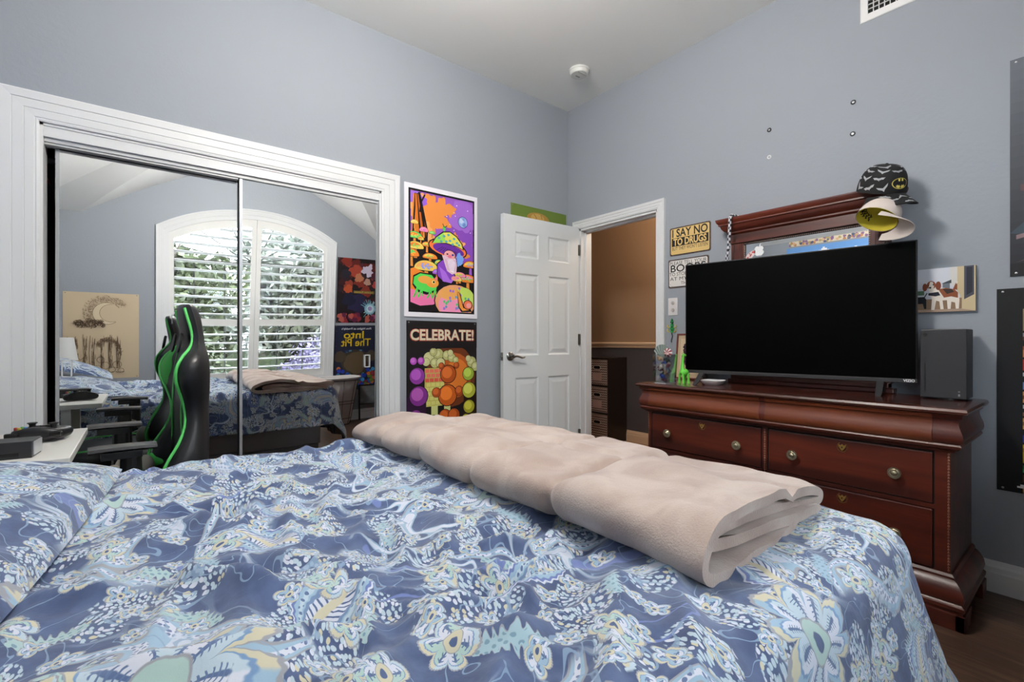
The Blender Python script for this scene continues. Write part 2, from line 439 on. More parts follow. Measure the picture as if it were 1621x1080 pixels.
# window: casing, frame, glass, shutters
win = struct(empty('window_1', (0, YW, 0)))
MWi = frame((0, 0, 0), (1, 0, 0), (0, 0, 1)); MWi = R(180, 'Z') @ frame((0, 0, 0), (-1, 0, 0), (0, 0, 1))
Min = frame((0, 0, 0), (1, 0, 0), (0, 0, 1))            # z -> -Y, outwards
Min = Matrix(((1, 0, 0, 0), (0, 0, 1, 0), (0, 1, 0, 0), (0, 0, 0, 1)))   # local (s, z, depth into room)
path = [(wx0, wz0)] + archpts(wx0, wx1, wz1, wrise) + [(wx1, wz0), (wx0, wz0)]
def closed_casing(name, path, M, width, prof, m, parent):
    P = [Vector(p) for p in path[:-1]]; n = len(P); rings = []
    for i in range(n):
        d0 = (P[i] - P[i - 1]).normalized(); d1 = (P[(i + 1) % n] - P[i]).normalized()
        n0 = Vector((-d0.y, d0.x)); n1 = Vector((-d1.y, d1.x)); nn = (n0 + n1).normalized(); k = 1 / max(.3, nn.dot(n0))
        rings.append([M @ Vector((P[i].x + nn.x * k * a * width, P[i].y + nn.y * k * a * width, t)) for a, t in prof])
    rings.append(rings[0])
    return MB().loft(rings, cap=False).build(name, m, parent)
closed_casing('window_casing', path, Min, .075, cp, trim_paint, win)
inner = [(0, -.13), (0, .010), (-.55, .010), (-.55, -.06), (-.35, -.06), (-.35, -.13)]
closed_casing('window_frame', path, Min, .075, inner, trim_paint, win)
b = MB()
for s0, s1 in ((wx0 + .02, wx1 - .02),):
    b.box(s0, s1, -.12, -.10, 1.99, 2.03)
b.box(wc - .02, wc + .02, -.12, -.10, wz0, wz1 + wrise - .02)
for x in (.49, .79, 1.34, 1.64):
    b.box(x - .008, x + .008, -.115, -.105, wz0, 2.0)
for x0, z0, x1, z1 in ((wc - .02, 2.03, .55, 2.36), (wc - .02, 2.03, .85, 2.48), (wc - .02, 2.03, .36, 2.16), (wc + .02, 2.03, 1.58, 2.36), (wc + .02, 2.03, 1.28, 2.48), (wc + .02, 2.03, 1.77, 2.16)):
    b.tube([(x0, -.11, z0), (x1, -.11, z1)], .007, 4)
b.build('window_bars', mat('dark_window_bars', '4a4a44', .6), win)
gm = bpy.data.materials.new('window_glass'); gm.use_nodes = True; MATS['window_glass'] = gm
nt = gm.node_tree; nt.nodes.remove(nt.nodes['Principled BSDF'])
tr = nt.nodes.new('ShaderNodeBsdfTransparent'); gl = nt.nodes.new('ShaderNodeBsdfGlossy'); gl.inputs['Roughness'].default_value = .02
mx = nt.nodes.new('ShaderNodeMixShader'); mx.inputs[0].default_value = .05
nt.links.new(tr.outputs[0], mx.inputs[1]); nt.links.new(gl.outputs[0], mx.inputs[2]); nt.links.new(mx.outputs[0], nt.nodes['Material Output'].inputs[0])
gpoly = [(wx0, wz0)] + ap + [(wx1, wz0)]
MB().prism(gpoly, .004, M=Matrix(((1, 0, 0, 0), (0, 0, 1, -.12), (0, 1, 0, 0), (0, 0, 0, 1)))).build('window_pane', gm, win)
shut = mat('white_shutter_paint', 'e0e0de', .35, spec=.4)
fx0, fx1 = wx0 + .035, wx1 - .035
for side in (0, 1):
    x0, x1 = (fx0, wc - .002) if side == 0 else (wc + .002, fx1)
    st = .05
    b = MB().box(x0, x0 + st, -.0295, -.0005, wz0 + .035, 1.9).box(x1 - st, x1, -.0295, -.0005, wz0 + .035, 1.9).box(x0, x1, -.03, .0, wz0 + .034, wz0 + .12).box(x0 + st, x1 - st, -.03, .0, 1.265, 1.345)
    # top rail following the arch
    m_ = 16
    for i in range(m_):
        xa = x0 + (x1 - x0) * i / m_; xb = x0 + (x1 - x0) * (i + 1) / m_
        def zt(x): return warch(x, fx0 - .03, fx1 + .03, wz1 - .03, wrise)
        edge_a = min(xa - x0, x1 - xa) < st - .001
        b.prism([(xa, zt(xa) - .10), (xb, zt(xb) - .10), (xb, zt(xb)), (xa, zt(xa))], .03, M=Matrix(((1, 0, 0, 0), (0, 0, 1, -.03), (0, 1, 0, 0), (0, 0, 0, 1))))
    for xa, xb in ((x0, x0 + st), (x1 - st, x1)):
        b.box(xa, xb, -.0295, -.0005, 1.9, max(zt(xa), zt(xb)) - .085)
    p = b.build('shutter_panel', shut, win)
    zs = [z for z in np.arange(.775, 1.255, .098)] + [z for z in np.arange(1.40, 2.50, .098)]
    for z in zs:
        xa, xb = x0 + st, x1 - st
        while xa < xb and zt(xa) - .10 < z + .01: xa += .01
        while xb > xa and zt(xb) - .10 < z + .01: xb -= .01
        if xb - xa < .1: continue
        prof = [(-.055, 0), (-.04, .006), (0, .0095), (.04, .006), (.055, 0), (.04, -.006), (0, -.0095), (-.04, -.006)]
        Ml = T(0, -.015, z) @ R(4, 'X')
        MB().loft([[(xx, q, k) for q, k in prof] for xx in (xa + .002, xb - .002)], M=Ml).build('louver', shut, p)

# hallway beyond the door
tan = mat('tan_hall_paint', '9c7c60', .8); dk = mat('dark_hall_paint', '4a4548', .7); cream = mat('cream_hall_trim', 'd8b99a', .45)
XHW = 4.20
struct(MB().box(XHW, XHW + .1, .8, 5.2, 0, 1.045).build('wall_hall', dk))
struct(MB().box(XHW, XHW + .1, .8, 5.2, 1.045, 2.75).build('wall_hall_upper', tan))
struct(MB().loft([[(XHW - o, y, z) for o, z in ((0, 1.015), (.012, 1.02), (.015, 1.04), (.028, 1.055), (.03, 1.068), (.022, 1.078), (0, 1.08))] for y in (.8, 5.2)]).build('trim_7', cream))
baseboard('baseboard_hall', (XHW, .8, 0), (XHW, 5.2, 0), (-1, 0, 0), cream, .12)
b = MB().box(XR + .12, XHW + .1, .7, .8, 0, 2.75).box(XR + .02, XHW + .1, 5.2, 5.3, 0, 2.75).box(XR + .12, XR + .14, YC + .12, 5.2, 0, 2.75)
struct(b.build('wall_hall_end', tan))
struct(MB().box(XR + .12, XHW + .1, .7, 5.3, 2.7, 2.8).build('ceiling_hall', white_paint))
struct(MB().box(XR + .15, XHW + .1, .7, 5.3, -.05, 0).build('floor_hall', wood('hall_oak_floor', '8a5a30', 'b88048', 1, .3)))

# ================================================================ POSTERS, SIGNS AND WALL THINGS
class Art:
    """flat printed picture: shapes stacked in thin ink layers on one sheet"""
    def __init__(s, w, h, t=.0012, paper='e8e8e8', back=None):
        s.w, s.h, s.b, s.mats, s.k, s.t = w, h, MB(), [], 0, t
        s.rough = .5
        s.b.box(0, w, 0, h, 0, t, s.mi(paper))
    def mi(s, c):
        m = flat(c, s.rough if hasattr(s, 'rough') else .5)
        if m not in s.mats: s.mats.append(m)
        return s.mats.index(m)
    def z(s): s.k += 1; return s.t + .00005 + s.k * .000012
    def poly(s, pts, c):
        z = s.z(); pts = [(min(max(x, 0), 1) * s.w, min(max(y, 0), 1) * s.h, z) for x, y in pts]
        a = sum(pts[i][0] * pts[(i + 1) % len(pts)][1] - pts[(i + 1) % len(pts)][0] * pts[i][1] for i in range(len(pts)))
        if a < 0: pts = pts[::-1]
        s.b.add(pts, [tuple(range(len(pts)))], s.mi(c)); return s
    def rect(s, x0, y0, x1, y1, c): return s.poly([(x0, y0), (x1, y0), (x1, y1), (x0, y1)], c)
    def ell(s, x, y, rx, ry, c, n=20, a0=0, a1=360, rot=0):
        pts = []; full = a1 - a0 >= 360
        for i in range(n if full else n + 1):
            a = math.radians(a0 + (a1 - a0) * i / n); u, v = rx * math.cos(a), ry * math.sin(a) * s.h / s.w
            r = math.radians(rot); pts.append((x + u * math.cos(r) - v * math.sin(r), y + (u * math.sin(r) + v * math.cos(r)) * s.w / s.h))
        return s.poly(pts, c)
    def circ(s, x, y, r, c, n=18): return s.ell(x, y, r, r * s.w / s.h, c, n)
    def line(s, pts, wd, c):
        z = s.z(); mi = s.mi(c)
        for i in range(len(pts) - 1):
            a = Vector((pts[i][0] * s.w, pts[i][1] * s.h)); b_ = Vector((pts[i + 1][0] * s.w, pts[i + 1][1] * s.h)); d = b_ - a
            if d.length < 1e-6: continue
            n = Vector((-d.y, d.x)).normalized() * wd * s.w / 2; e = d.normalized() * wd * s.w * .3
            q = [a + n - e, a - n - e, b_ - n + e, b_ + n + e]
            s.b.add([(p.x, p.y, z + i * 1e-7) for p in q], [(0, 1, 2, 3)], mi)
        return s
    def txt(s, t, x, y, size, c, bold=0, width=None, align='CENTER', rot=0, sy=1):
        s.b.text(t, size, s.mi(c), T(x * s.w, y * s.h, s.z()) @ R(rot, 'Z') @ Matrix.Diagonal((1, sy, 1, 1)), bold=bold, width=width, align=align); return s
    def blob(s, x, y, r, c, n=26, amp=.25, seed=1, sy=1):
        rn = random.Random(seed); ph = [rn.random() * 6.28 for _ in range(4)]
        pts = []
        for i in range(n):
            a = 2 * math.pi * i / n; k = 1 + amp * (math.sin(3 * a + ph[0]) * .5 + math.sin(5 * a + ph[1]) * .35 + math.sin(9 * a + ph[2]) * .3)
            pts.append((x + r * k * math.cos(a), y + r * k * math.sin(a) * s.w / s.h * sy))
        return s.poly(pts, c)
    def done(s, name, M, label, cat, group=None, pins=True, pinc='d8dadc'):
        e = tag(empty(name), label, cat, group); e.matrix_world = M
        s.b.build('printed_sheet', s.mats, e)
        if pins:
            for px, py in ((.03, .985), (.97, .985), (.03, .015), (.97, .015)):
                MB().sphere((px * s.w, py * s.h, s.t + .001), .005, 8, sc=(1, 1, .5)).build('push_pin', mat('steel_pin', pinc, .25, metal=.7), e, smooth=True)
        return e

ML = lambda x, z, d=.002: frame((x, YC - d, z), (1, 0, 0), (0, 0, 1))     # closet wall, looking at it u = +X
MR = lambda y, z, d=.002: frame((XR - d, y, z), (0, -1, 0), (0, 0, 1))    # dresser wall, u = -Y
MB_ = lambda x, z, d=.002: frame((x, YW + d, z), (-1, 0, 0), (0, 0, 1))   # window wall, u = -X
MHd = lambda y, z, d=.002: frame((XH + d, y, z), (0, 1, 0), (0, 0, 1))    # head wall, u = +Y

# --- poster of glowing mushrooms
A = Art(.585, .90, paper='eceaf2')
A.rect(.05, .035, .955, .965, '0c0a0e').rect(.075, .045, .94, .955, '9a5cc6')
A.blob(.72, .60, .26, '8a4cbe', seed=5).blob(.80, .82, .2, 'a46cd2', seed=9)
for x, y, r, sd in ((.20, .86, .16, 3), (.36, .84, .15, 4), (.30, .74, .17, 7), (.52, .86, .11, 8), (.46, .77, .12, 11), (.24, .64, .15, 12), (.62, .85, .06, 14), (.72, .58, .08, 15), (.78, .52, .08, 16), (.68, .64, .05, 17)):
    A.blob(x, y, r, 'ee9446' if sd % 3 else 'f4ac68', seed=sd, amp=.5, n=40)
A.blob(.20, .88, .09, '9a62d8', seed=21, sy=.8).blob(.13, .91, .08, 'a070e0', seed=22)
for x0, x1, c in ((.075, .16, 'e8882c'), (.16, .25, 'd87420'), (.255, .30, 'c86418')):
    A.poly([(x0, .40), (x1 + .06, .40), (x1 - .01, .64), (.12 + x0 * .3, .93), (.09 + x0 * .3, .93)], c)
    A.line([(x0 + .02, .42), (x0 + .04, .66), (.12 + x0 * .3, .93)], .022, '120a0c')
A.line([(.30, .42), (.25, .70), (.19, .94)], .03, '120a0c').line([(.26, .93), (.22, .88), (.20, .80)], .02, '120a0c')
A.circ(.79, .775, .072, '20308a').circ(.79, .775, .065, '9ab8e8').blob(.77, .785, .03, 'c8dcf4', seed=3).blob(.81, .755, .025, '6c90d0', seed=5).blob(.80, .80, .018, '7ea2dc', seed=6)
for x, y in ((.66, .84), (.68, .815), (.86, .875), (.60, .74), (.70, .90), (.56, .80), (.90, .70), (.66, .70)): A.circ(x, y, .007, 'f2ecff', 6)
A.rect(.075, .045, .94, .42, '150c12').poly([(.075, .30), (.075, .62), (.22, .60), (.42, .50), (.94, .42), (.94, .30)], '150c12')
rn = random.Random(4)
def mush(x, y, w, h, c1, c2, cs, stem='e8923c', n=7):
    A.poly([(x - w * .13, y - h * .9), (x + w * .13, y - h * .9), (x + w * .10, y), (x - w * .10, y)], '100a0c')
    A.poly([(x - w * .10, y - h * .9), (x + w * .10, y - h * .9), (x + w * .07, y), (x - w * .07, y)], stem)
    A.ell(x, y, w * .53, h * .60, '100a0c', 22, -8, 188).ell(x, y, w * .53, h * .12, '100a0c')
    A.ell(x, y + .002, w * .49, h * .55, c1, 22, 0, 180).ell(x, y, w * .48, h * .08, c1)
    A.ell(x - w * .05, y + h * .1, w * .36, h * .38, c2, 18, 20, 180)
    for i in range(n):
        a = math.radians(20 + 140 * (i + .5) / n); r = .25 + .55 * ((i * 37) % 10) / 10
        A.ell(x + w * .46 * r * math.cos(a), y + h * .50 * r * math.sin(a), w * .055, h * .05, cs, 8)
O, Yl, Gr, Pk, Pu = 'f0882e', 'f0d060', '6cd86c', 'f58ab8', 'a45cd8'
mush(.13, .705, .10, .045, Yl, 'f4e090', O, n=4); mush(.25, .655, .12, .055, Pk, 'f0a0c8', Pu, n=5); mush(.36, .645, .08, .035, Gr, '8ce88c', Yl, n=4)
mush(.41, .595, .09, .045, 'f59a9a', Pk, O, n=4); mush(.13, .60, .20, .075, Gr, O, Yl, n=7); mush(.21, .588, .08, .04, Yl, O, Gr, n=4); mush(.34, .573, .08, .04, O, Yl, Gr, n=3)
mush(.29, .545, .14, .055, O, Yl, Gr, n=6); mush(.14, .52, .22, .085, Yl, O, Gr, n=8); mush(.09, .46, .2, .09, O, Gr, 'f4b84c', n=8); mush(.33, .455, .20, .065, O, Yl, Gr, n=7)
mush(.45, .415, .12, .06, Gr, Yl, 'e8a040', n=5); mush(.28, .365, .32, .12, Yl, 'f4b060', '8a9cf0', n=11); mush(.42, .34, .12, .06, Pu, 'b87cf0', Gr, n=3)
mush(.90, .42, .22, .085, O, Yl, '90b0f0', stem=Pu, n=7); mush(.86, .30, .26, .10, O, Pk, Gr, n=9); mush(.74, .335, .18, .06, Pk, Yl, Gr, n=6); mush(.70, .30, .14, .07, Yl, Pk, Pu, n=5)
# hat, face, beard, robe
A.ell(.575, .545, .275, .075, '100a0c', rot=-7).ell(.575, .545, .26, .062, 'f07a3c', rot=-7).ell(.585, .535, .22, .045, '6a2ea0', rot=-7)
for k in range(9): A.line([(.42 + k * .04, .525 - k * .004), (.50 + k * .022, .555 - k * .003)], .006, '28104a')
A.poly([(.35, .575), (.40, .625), (.50, .675), (.60, .685), (.70, .655), (.78, .60), (.80, .55), (.70, .568), (.55, .582)], '100a0c')
A.poly([(.365, .575), (.41, .620), (.51, .668), (.60, .677), (.69, .648), (.765, .597), (.785, .556), (.70, .575), (.55, .59)], 'e4e060')
A.poly([(.365, .575), (.41, .620), (.51, .668), (.54, .60), (.46, .585)], '9ae060')
for x, y in ((.45, .62), (.52, .64), (.58, .655), (.60, .61), (.66, .63), (.70, .60), (.55, .60), (.64, .585), (.73, .585), (.48, .595)): A.ell(x, y, .02, .010, '5ab0b8', 8)
A.poly([(.42, .42), (.50, .46), (.60, .42), (.68, .34), (.66, .29), (.52, .27), (.42, .32)], '100a0c').poly([(.43, .415), (.50, .452), (.60, .41), (.665, .34), (.65, .30), (.52, .28), (.43, .325)], '8a48c8')
A.poly([(.45, .40), (.54, .36), (.60, .30), (.66, .31), (.62, .275), (.50, .285)], 'b070e4').ell(.66, .315, .04, .018, 'f09a9a')
A.ell(.595, .495, .085, .042, '100a0c').ell(.595, .495, .077, .038, 'f0a8a8').ell(.60, .485, .028, .014, 'f07a9a').ell(.565, .503, .014, .006, '301020').ell(.64, .50, .016, .008, '2040a0')
A.poly([(.49, .49), (.53, .42), (.56, .37), (.63, .345), (.69, .36), (.70, .42), (.68, .48), (.64, .47), (.58, .475), (.54, .49)], 'e8c8d8').poly([(.56, .46), (.60, .37), (.65, .36), (.68, .44), (.63, .465)], 'f6e8f2')
for k in range(7): A.line([(.54 + k * .022, .46), (.57 + k * .018, .375)], .004, 'b088c0')
A.blob(.74, .47, .05, '7aa8f0', seed=8, sy=1.6)
# frog and foreground caps
A.poly([(.075, .10), (.30, .07), (.42, .12), (.42, .26), (.30, .33), (.12, .37), (.075, .36)], 'f0882e').poly([(.075, .10), (.30, .07), (.40, .11), (.40, .17), (.20, .19), (.075, .21)], 'f07ab0').poly([(.075, .06), (.32, .06), (.40, .10), (.20, .085), (.075, .11)], '100a0c')
A.ell(.68, .13, .30, .145, '100a0c').ell(.68, .13, .285, .135, 'f0a878').ell(.80, .155, .16, .095, 'c8e468').ell(.62, .10, .18, .09, 'f59ac0').ell(.60, .19, .15, .05, 'f4b060').rect(.42, .035, .955, .046, '0c0a0e')
for i in range(26):
    a = rn.random() * 6.28; r = rn.random() ** .5 * .92; A.ell(.68 + .27 * r * math.cos(a), .13 + .125 * r * math.sin(a), .016, .012, ('6aa0c8', 'a070d8', '58c878')[i % 3], 8)
pass
A.poly([(.10, .24), (.16, .19), (.28, .17), (.42, .20), (.44, .27), (.36, .335), (.20, .34), (.11, .31)], '100a0c').poly([(.11, .25), (.18, .205), (.30, .19), (.41, .215), (.43, .27), (.35, .325), (.20, .33), (.12, .30)], '58d858')
A.ell(.36, .265, .085, .036, 'f0a040').ell(.26, .285, .09, .03, 'f0a848').ell(.375, .272, .022, .013, 'f8f0a0').ell(.378, .272, .014, .009, '100a0c').ell(.41, .30, .02, .012, 'f07a8a')
for x in (.16, .22, .34, .40): A.line([(x, .22), (x - .03, .165), (x - .045, .15)], .02, '58d858').line([(x, .22), (x + .01, .16)], .014, '58d858')
A.poly([(.70, .21), (.745, .205), (.80, .09), (.90, .075), (.92, .055), (.76, .05), (.72, .09)], '100a0c').poly([(.705, .205), (.735, .20), (.79, .085), (.88, .068), (.78, .06), (.735, .09)], 'f09a40').ell(.86, .11, .07, .04, '100a0c').ell(.86, .11, .06, .034, 'f07a50').ell(.87, .105, .035, .02, 'f4a0a0')
A.line([(.71, .20), (.70, .225)], .012, 'f09a40').line([(.73, .20), (.74, .228)], .012, 'f09a40')
A.ell(.52, .70, .018, .022, '58d858').line([(.52, .71), (.50, .735)], .008, '100a0c').line([(.53, .71), (.56, .725)], .008, '100a0c')
for q in ((.955, 0, 1, 1, 'eceaf2'), (0, 0, .05, 1, 'eceaf2'), (0, 0, 1, .035, 'eceaf2'), (0, .965, 1, 1, 'eceaf2'), (.94, .035, .955, .965, '0c0a0e'), (.05, .035, .075, .965, '0c0a0e'), (.05, .035, .955, .047, '0c0a0e'), (.05, .952, .955, .965, '0c0a0e')): A.rect(*q)
A.done('poster', ML(1.388, 1.258), 'blacklight poster of glowing mushrooms, frog and bearded figure under a purple sky', 'poster', pinc='d8dadc')

# --- CELEBRATE! poster
A = Art(.565, .86, paper='1a1517')
A.ell(.62, .55, .36, .26, '6a3418').ell(.66, .55, .26, .19, 'b45a24').ell(.70, .56, .17, .13, 'd8782c')
for i, (x, y, r) in enumerate(((.30, .70, .075), (.43, .73, .07), (.38, .66, .06), (.46, .66, .06), (.55, .72, .06), (.62, .70, .055), (.26, .67, .05), (.68, .68, .04), (.92, .66, .07), (.87, .69, .04), (.98, .62, .06), (.36, .75, .05), (.60, .74, .04))):
    A.circ(x, y, r * 1.08, '2a2a18').circ(x, y, r, 'b8b878' if i % 3 else 'c8c890').circ(x - r * .2, y + r * .1, r * .5, 'cfd09a')
A.rect(.24, .28, .50, .62, 'b8b45c')
for j in range(9):
    for i in range(4):
        A.rect(.245 + i * .064 + (j % 2) * .02, .285 + j * .037, .30 + i * .064 + (j % 2) * .02, .315 + j * .037, 'd0cc74' if j < 6 else ('d85a4a' if j == 6 else 'e07060'))
for j in range(3):
    for i in range(4): A.rect(.24 + i * .09, .10 + j * .07, .33 + i * .09, .17 + j * .07, 'c8cc84' if (i + j) % 2 else '14120f')
A.rect(.0, .0, .26, .40, '2a1030').rect(.80, .0, 1, .40, '241408')
# party lights and balloons in the colours of the picture
for i, (x, y, r, c, d) in enumerate(((.14, .56, .10, '8a3a9a', 'b45cc4'), (.09, .68, .045, 'b04cb8', 'c870cc'), (.19, .68, .045, 'a444b0', 'c870cc'), (.16, .40, .12, '7a2f86', 'b05ab0'), (.12, .24, .08, '7e3488', 'a050a4'), (.22, .22, .07, '6e2a7a', '9c48a4'), (.13, .12, .075, '84388c', 'a858b0'),
        (.57, .565, .11, 'b0501c', 'd87030'), (.47, .635, .04, 'a0461a', 'c8642c'), (.69, .635, .04, 'a0461a', 'c8642c'), (.56, .39, .13, 'c05a1c', 'ec8030'), (.40, .42, .06, 'a84a1c', 'd06a30'), (.73, .42, .06, 'a84a1c', 'd06a30'), (.52, .22, .085, 'a84818', 'cc6428'), (.65, .22, .085, 'a84818', 'cc6428'),
        (.87, .56, .085, '98b03c', 'bcd458'), (.88, .42, .10, 'b0b43c', 'd8dc64'), (.88, .28, .085, 'a09c2c', 'c8c444'), (.83, .18, .06, '96922a', 'bcb840'), (.93, .18, .06, '96922a', 'bcb840'), (.42, .15, .05, 'd8448c', 'f070b0'), (.77, .14, .04, 'd8448c', 'f070b0'))):
    A.circ(x, y, r * 1.08, '180c10').circ(x, y, r, c).circ(x - r * .15, y + r * .12, r * .66, d)
A.rect(0, .78, 1, 1, '1a1517')
A.txt('CELEBRATE!', .5, .845, .105, 'a83c28', bold=.006, width=.520).txt('CELEBRATE!', .5, .847, .103, 'd8d0b4', bold=.0028, width=.508)
A.done('poster', ML(1.405, .372), 'dark party poster reading CELEBRATE! in cream letters over purple, orange and lime shapes', 'poster')

# --- green poster behind the door
A = Art(.61, .91, paper='5c7a34')
for i in range(16): A.rect(0, i / 16, 1, (i + 1) / 16, '%02x%02x%02x' % (int(90 + i * 1.0), int(112 + i * 1), int(48 + i * .4)))
A.ell(.47, .905, .20, .055, 'b08840').ell(.46, .91, .12, .04, 'caa258').rect(.25, .3, .7, .885, '6a8a3a').line([(.40, .94), (.44, .91), (.42, .89)], .01, '8a6430').line([(.52, .945), (.54, .91)], .01, '8a6430')
A.done('poster', ML(2.295, 1.275), 'olive green poster with a golden mound, mostly hidden behind the open white door', 'poster')

# --- sketch poster on the window wall
A = Art(.585, .87, paper='c9b699')
sk = '54402f'
rn = random.Random(12)
A.rect(.0, .0, 1, 1, 'cbb89b')
def arcp(x, y, r, a0, a1, n=22, sy=1): return [(x + r * math.cos(math.radians(a0 + (a1 - a0) * i / n)), y + r * sy * A.w / A.h * math.sin(math.radians(a0 + (a1 - a0) * i / n))) for i in range(n + 1)]
o = arcp(.44, .76, .19, -130, 110); i_ = arcp(.38, .765, .155, -110, 95)
A.poly(o + i_[::-1], 'd6c6a8'); A.line(o, .006, sk); A.line(i_, .005, sk)
for k in range(420):
    a = rn.uniform(-60, 150); r = rn.uniform(.19, .31); x = .44 + r * math.cos(math.radians(a)); y = .76 + r * .67 * math.sin(math.radians(a))
    A.line([(x, y), (x + .012, y + .008)], .005, '8a745f')
for k in range(130):
    x = rn.uniform(.48, .86); y = .63 + rn.uniform(-.04, .06) * (1 - abs(x - .66) * 2.2)
    A.line(arcp(x, y, rn.uniform(.012, .028), rn.uniform(0, 90), rn.uniform(170, 320), 6), .006, sk)
for k in range(420):
    x = rn.uniform(.24, .96); y = rn.uniform(.10, .44)
    if abs((x * 9) % 1 - .5) < .22: A.line([(x, y), (x + rn.uniform(-.006, .006), y + rn.uniform(.03, .09))], .006, '7c6751')
for x in (.30, .40, .50, .60, .66, .84, .95): A.line([(x, .12), (x + .01, .30), (x - .005, .48 + .03 * math.sin(x * 20))], .007, sk)
for k in range(160):
    a = rn.uniform(40, 180); x = .42 + .17 * math.cos(math.radians(a)); y = .28 + .17 * math.sin(math.radians(a)); A.line([(x, y), (x + rn.uniform(-.03, .05), y + rn.uniform(-.03, .04))], .006, '6e5843')
for x, y, r in ((.30, .16, .06), (.37, .10, .045), (.46, .15, .06), (.56, .12, .05), (.52, .22, .05), (.25, .09, .04)): A.line(arcp(x, y, r, 0, 360, 18), .006, sk)
A.line([(.70, .07), (.78, .05), (.92, .09), (.97, .17), (.94, .24), (.86, .22), (.84, .12)], .006, sk).line([(.70, .28), (.78, .22), (.88, .30), (.92, .27)], .005, sk)
for k in range(40):
    x = rn.uniform(.2, .62); A.line([(x, .06 + rn.uniform(0, .02)), (x + .02, .075)], .005, sk)
A.done('poster', MB_(-.0, .712), 'tan poster of brown ink sketches, a crescent moon over a forest', 'poster')
# --- dark red poster, window wall
A = Art(.575, .86, paper='1c1216'); rn = random.Random(3)
for k in range(46):
    A.blob(rn.uniform(.05, .95), rn.uniform(.35, .97), rn.uniform(.05, .15), rn.choice(['5a1c18', '7c2a20', '3a1418', '2a1820', '8c3a2c', '4a2030', '1c1418']), seed=k)
A.blob(.30, .82, .13, 'c8c0d4', seed=3, amp=.5).blob(.58, .80, .15, '9a3c2a', seed=4).blob(.50, .70, .1, 'b07050', seed=5).blob(.80, .76, .1, '20202c', seed=6).blob(.74, .52, .1, 'b4502a', seed=7).blob(.30, .64, .08, 'b08878', seed=9).blob(.10, .60, .08, 'b0403c', seed=10).blob(.5, .30, .22, '262444', seed=11).blob(.72, .36, .15, '1c1c34', seed=12)
A.rect(.12, .46, .62, .50, '6a5a28'); A.txt('Jujutsu Kaisen', .37, .465, .04, 'a08a40', width=.26, bold=.001)
for k in range(40):
    a = rn.random() * 6.28; A.line([(.22 + .05 * math.cos(a), .22 + .03 * math.sin(a)), (.22 + rn.uniform(.1, .24) * math.cos(a), .22 + rn.uniform(.08, .17) * math.sin(a))], .012, rn.choice(['7ab8c8', 'a8d8e0', '4a7a9a']))
A.circ(.22, .22, .13, '8ab8cc').circ(.21, .22, .09, 'c4dce4').circ(.22, .225, .05, 'a090c4')
for k in range(22): A.blob(rn.uniform(.02, .98), rn.uniform(.02, .12), .06, rn.choice(['a0486c', '8a2c34', 'b0584c', '602040']), seed=k + 90)
A.done('poster', MB_(2.587, 1.300), 'dark red poster with a pale cyan burst, above the blue ball pit poster', 'poster')
# --- Into The Pit poster, window wall
A = Art(.575, .86, paper='1c2036')
for k in range(40): A.circ(rn.random(), rn.uniform(.4, 1), .004, '8890b0', 6)
A.rect(.33, .50, .75, .62, '20345a')
for j in range(4):
    for i in range(6):
        if (i + j) % 2: A.rect(.36 + i * .06, .50 + j * .03, .42 + i * .06, .53 + j * .03, '4a7898')
A.blob(.5, .40, .34, '3a342c', seed=2, amp=.12).blob(.5, .42, .26, '5a4c38', seed=3, amp=.12).blob(.14, .52, .13, '4a4034', seed=4, amp=.1).blob(.86, .52, .13, '4a4034', seed=5, amp=.1)
for k in range(90):
    x = rn.random(); y = rn.uniform(.0, .16 + .26 * abs(x - .5) * 1.9); c = rn.choice(['3a8ac0', 'b0503a', '2a54b8', '8a2c40', '58a098', '5a7a34', 'c0703a', '2038a0'])
    A.circ(x, y, .052, '14162a').circ(x, y, .046, c)
A.txt("Five Nights at Freddy's", .5, .935, .036, 'c0c4cc', width=.40, bold=.001)
A.txt('Into', .56, .80, .14, 'd8b820', bold=.002, width=.27).txt('The Pit', .5, .68, .14, 'd8b820', bold=.002, width=.40)
A.done('poster', MB_(2.575, .405), 'night blue poster reading Into The Pit over a heap of coloured balls', 'poster')

# --- right edge posters on the dresser wall
A = Art(.61, .925, paper='5a5f66')
for i in range(20): A.rect(0, i / 20, 1, (i + 1) / 20, '%02x%02x%02x' % tuple(int(v) for v in (38 + i * 3.2, 40 + i * 3.4, 46 + i * 3.5)))
A.poly([(.10, .50), (.10, .58), (.16, .68), (.30, .80), (.5, .86), (.7, .80), (.85, .6), (.8, .4), (.6, .45), (.5, .62), (.42, .62), (.36, .50), (.30, .62), (.24, .55), (.20, .62), (.16, .52)], 'b0939c')
A.line([(.08, .56), (.14, .70), (.28, .82)], .01, '6a5660').line([(.18, .52), (.24, .66), (.30, .74)], .008, '7a646c').line([(.26, .54), (.30, .64)], .008, '7a646c').poly([(.07, .51), (.34, .48), (.34, .45), (.14, .475)], 'b8a0a6')
A.poly([(.05, .42), (.5, .44), (.5, .36), (.05, .39)], '5a4448').poly([(.0, .20), (.2, .34), (.5, .36), (.6, .22), (.3, .16)], '3e4a54').ell(.38, .37, .10, .028, '6e525a').poly([(.03, .19), (.40, .25), (.42, .235), (.03, .17)], '8a7276').poly([(.03, .065), (.18, .10), (.26, .125), (.14, .085)], '7a5c5c').rect(.0, .0, 1, .06, '1c1d20')
A.txt('O', .36, .205, .11, 'e8e8ea', bold=.006, align='CENTER')
A.done('poster', MR(.262, 1.368), 'grey poster with dusty pink hair strands, above the black pixel poster', 'poster')
A = Art(.62, .87, paper='17181a'); rn = random.Random(8)
PX = .0155
def pix(x, y, w_, h_, c): A.rect(x * PX / .62, y * PX / .87, (x + w_) * PX / .62, (y + h_) * PX / .87, c)
rows = []
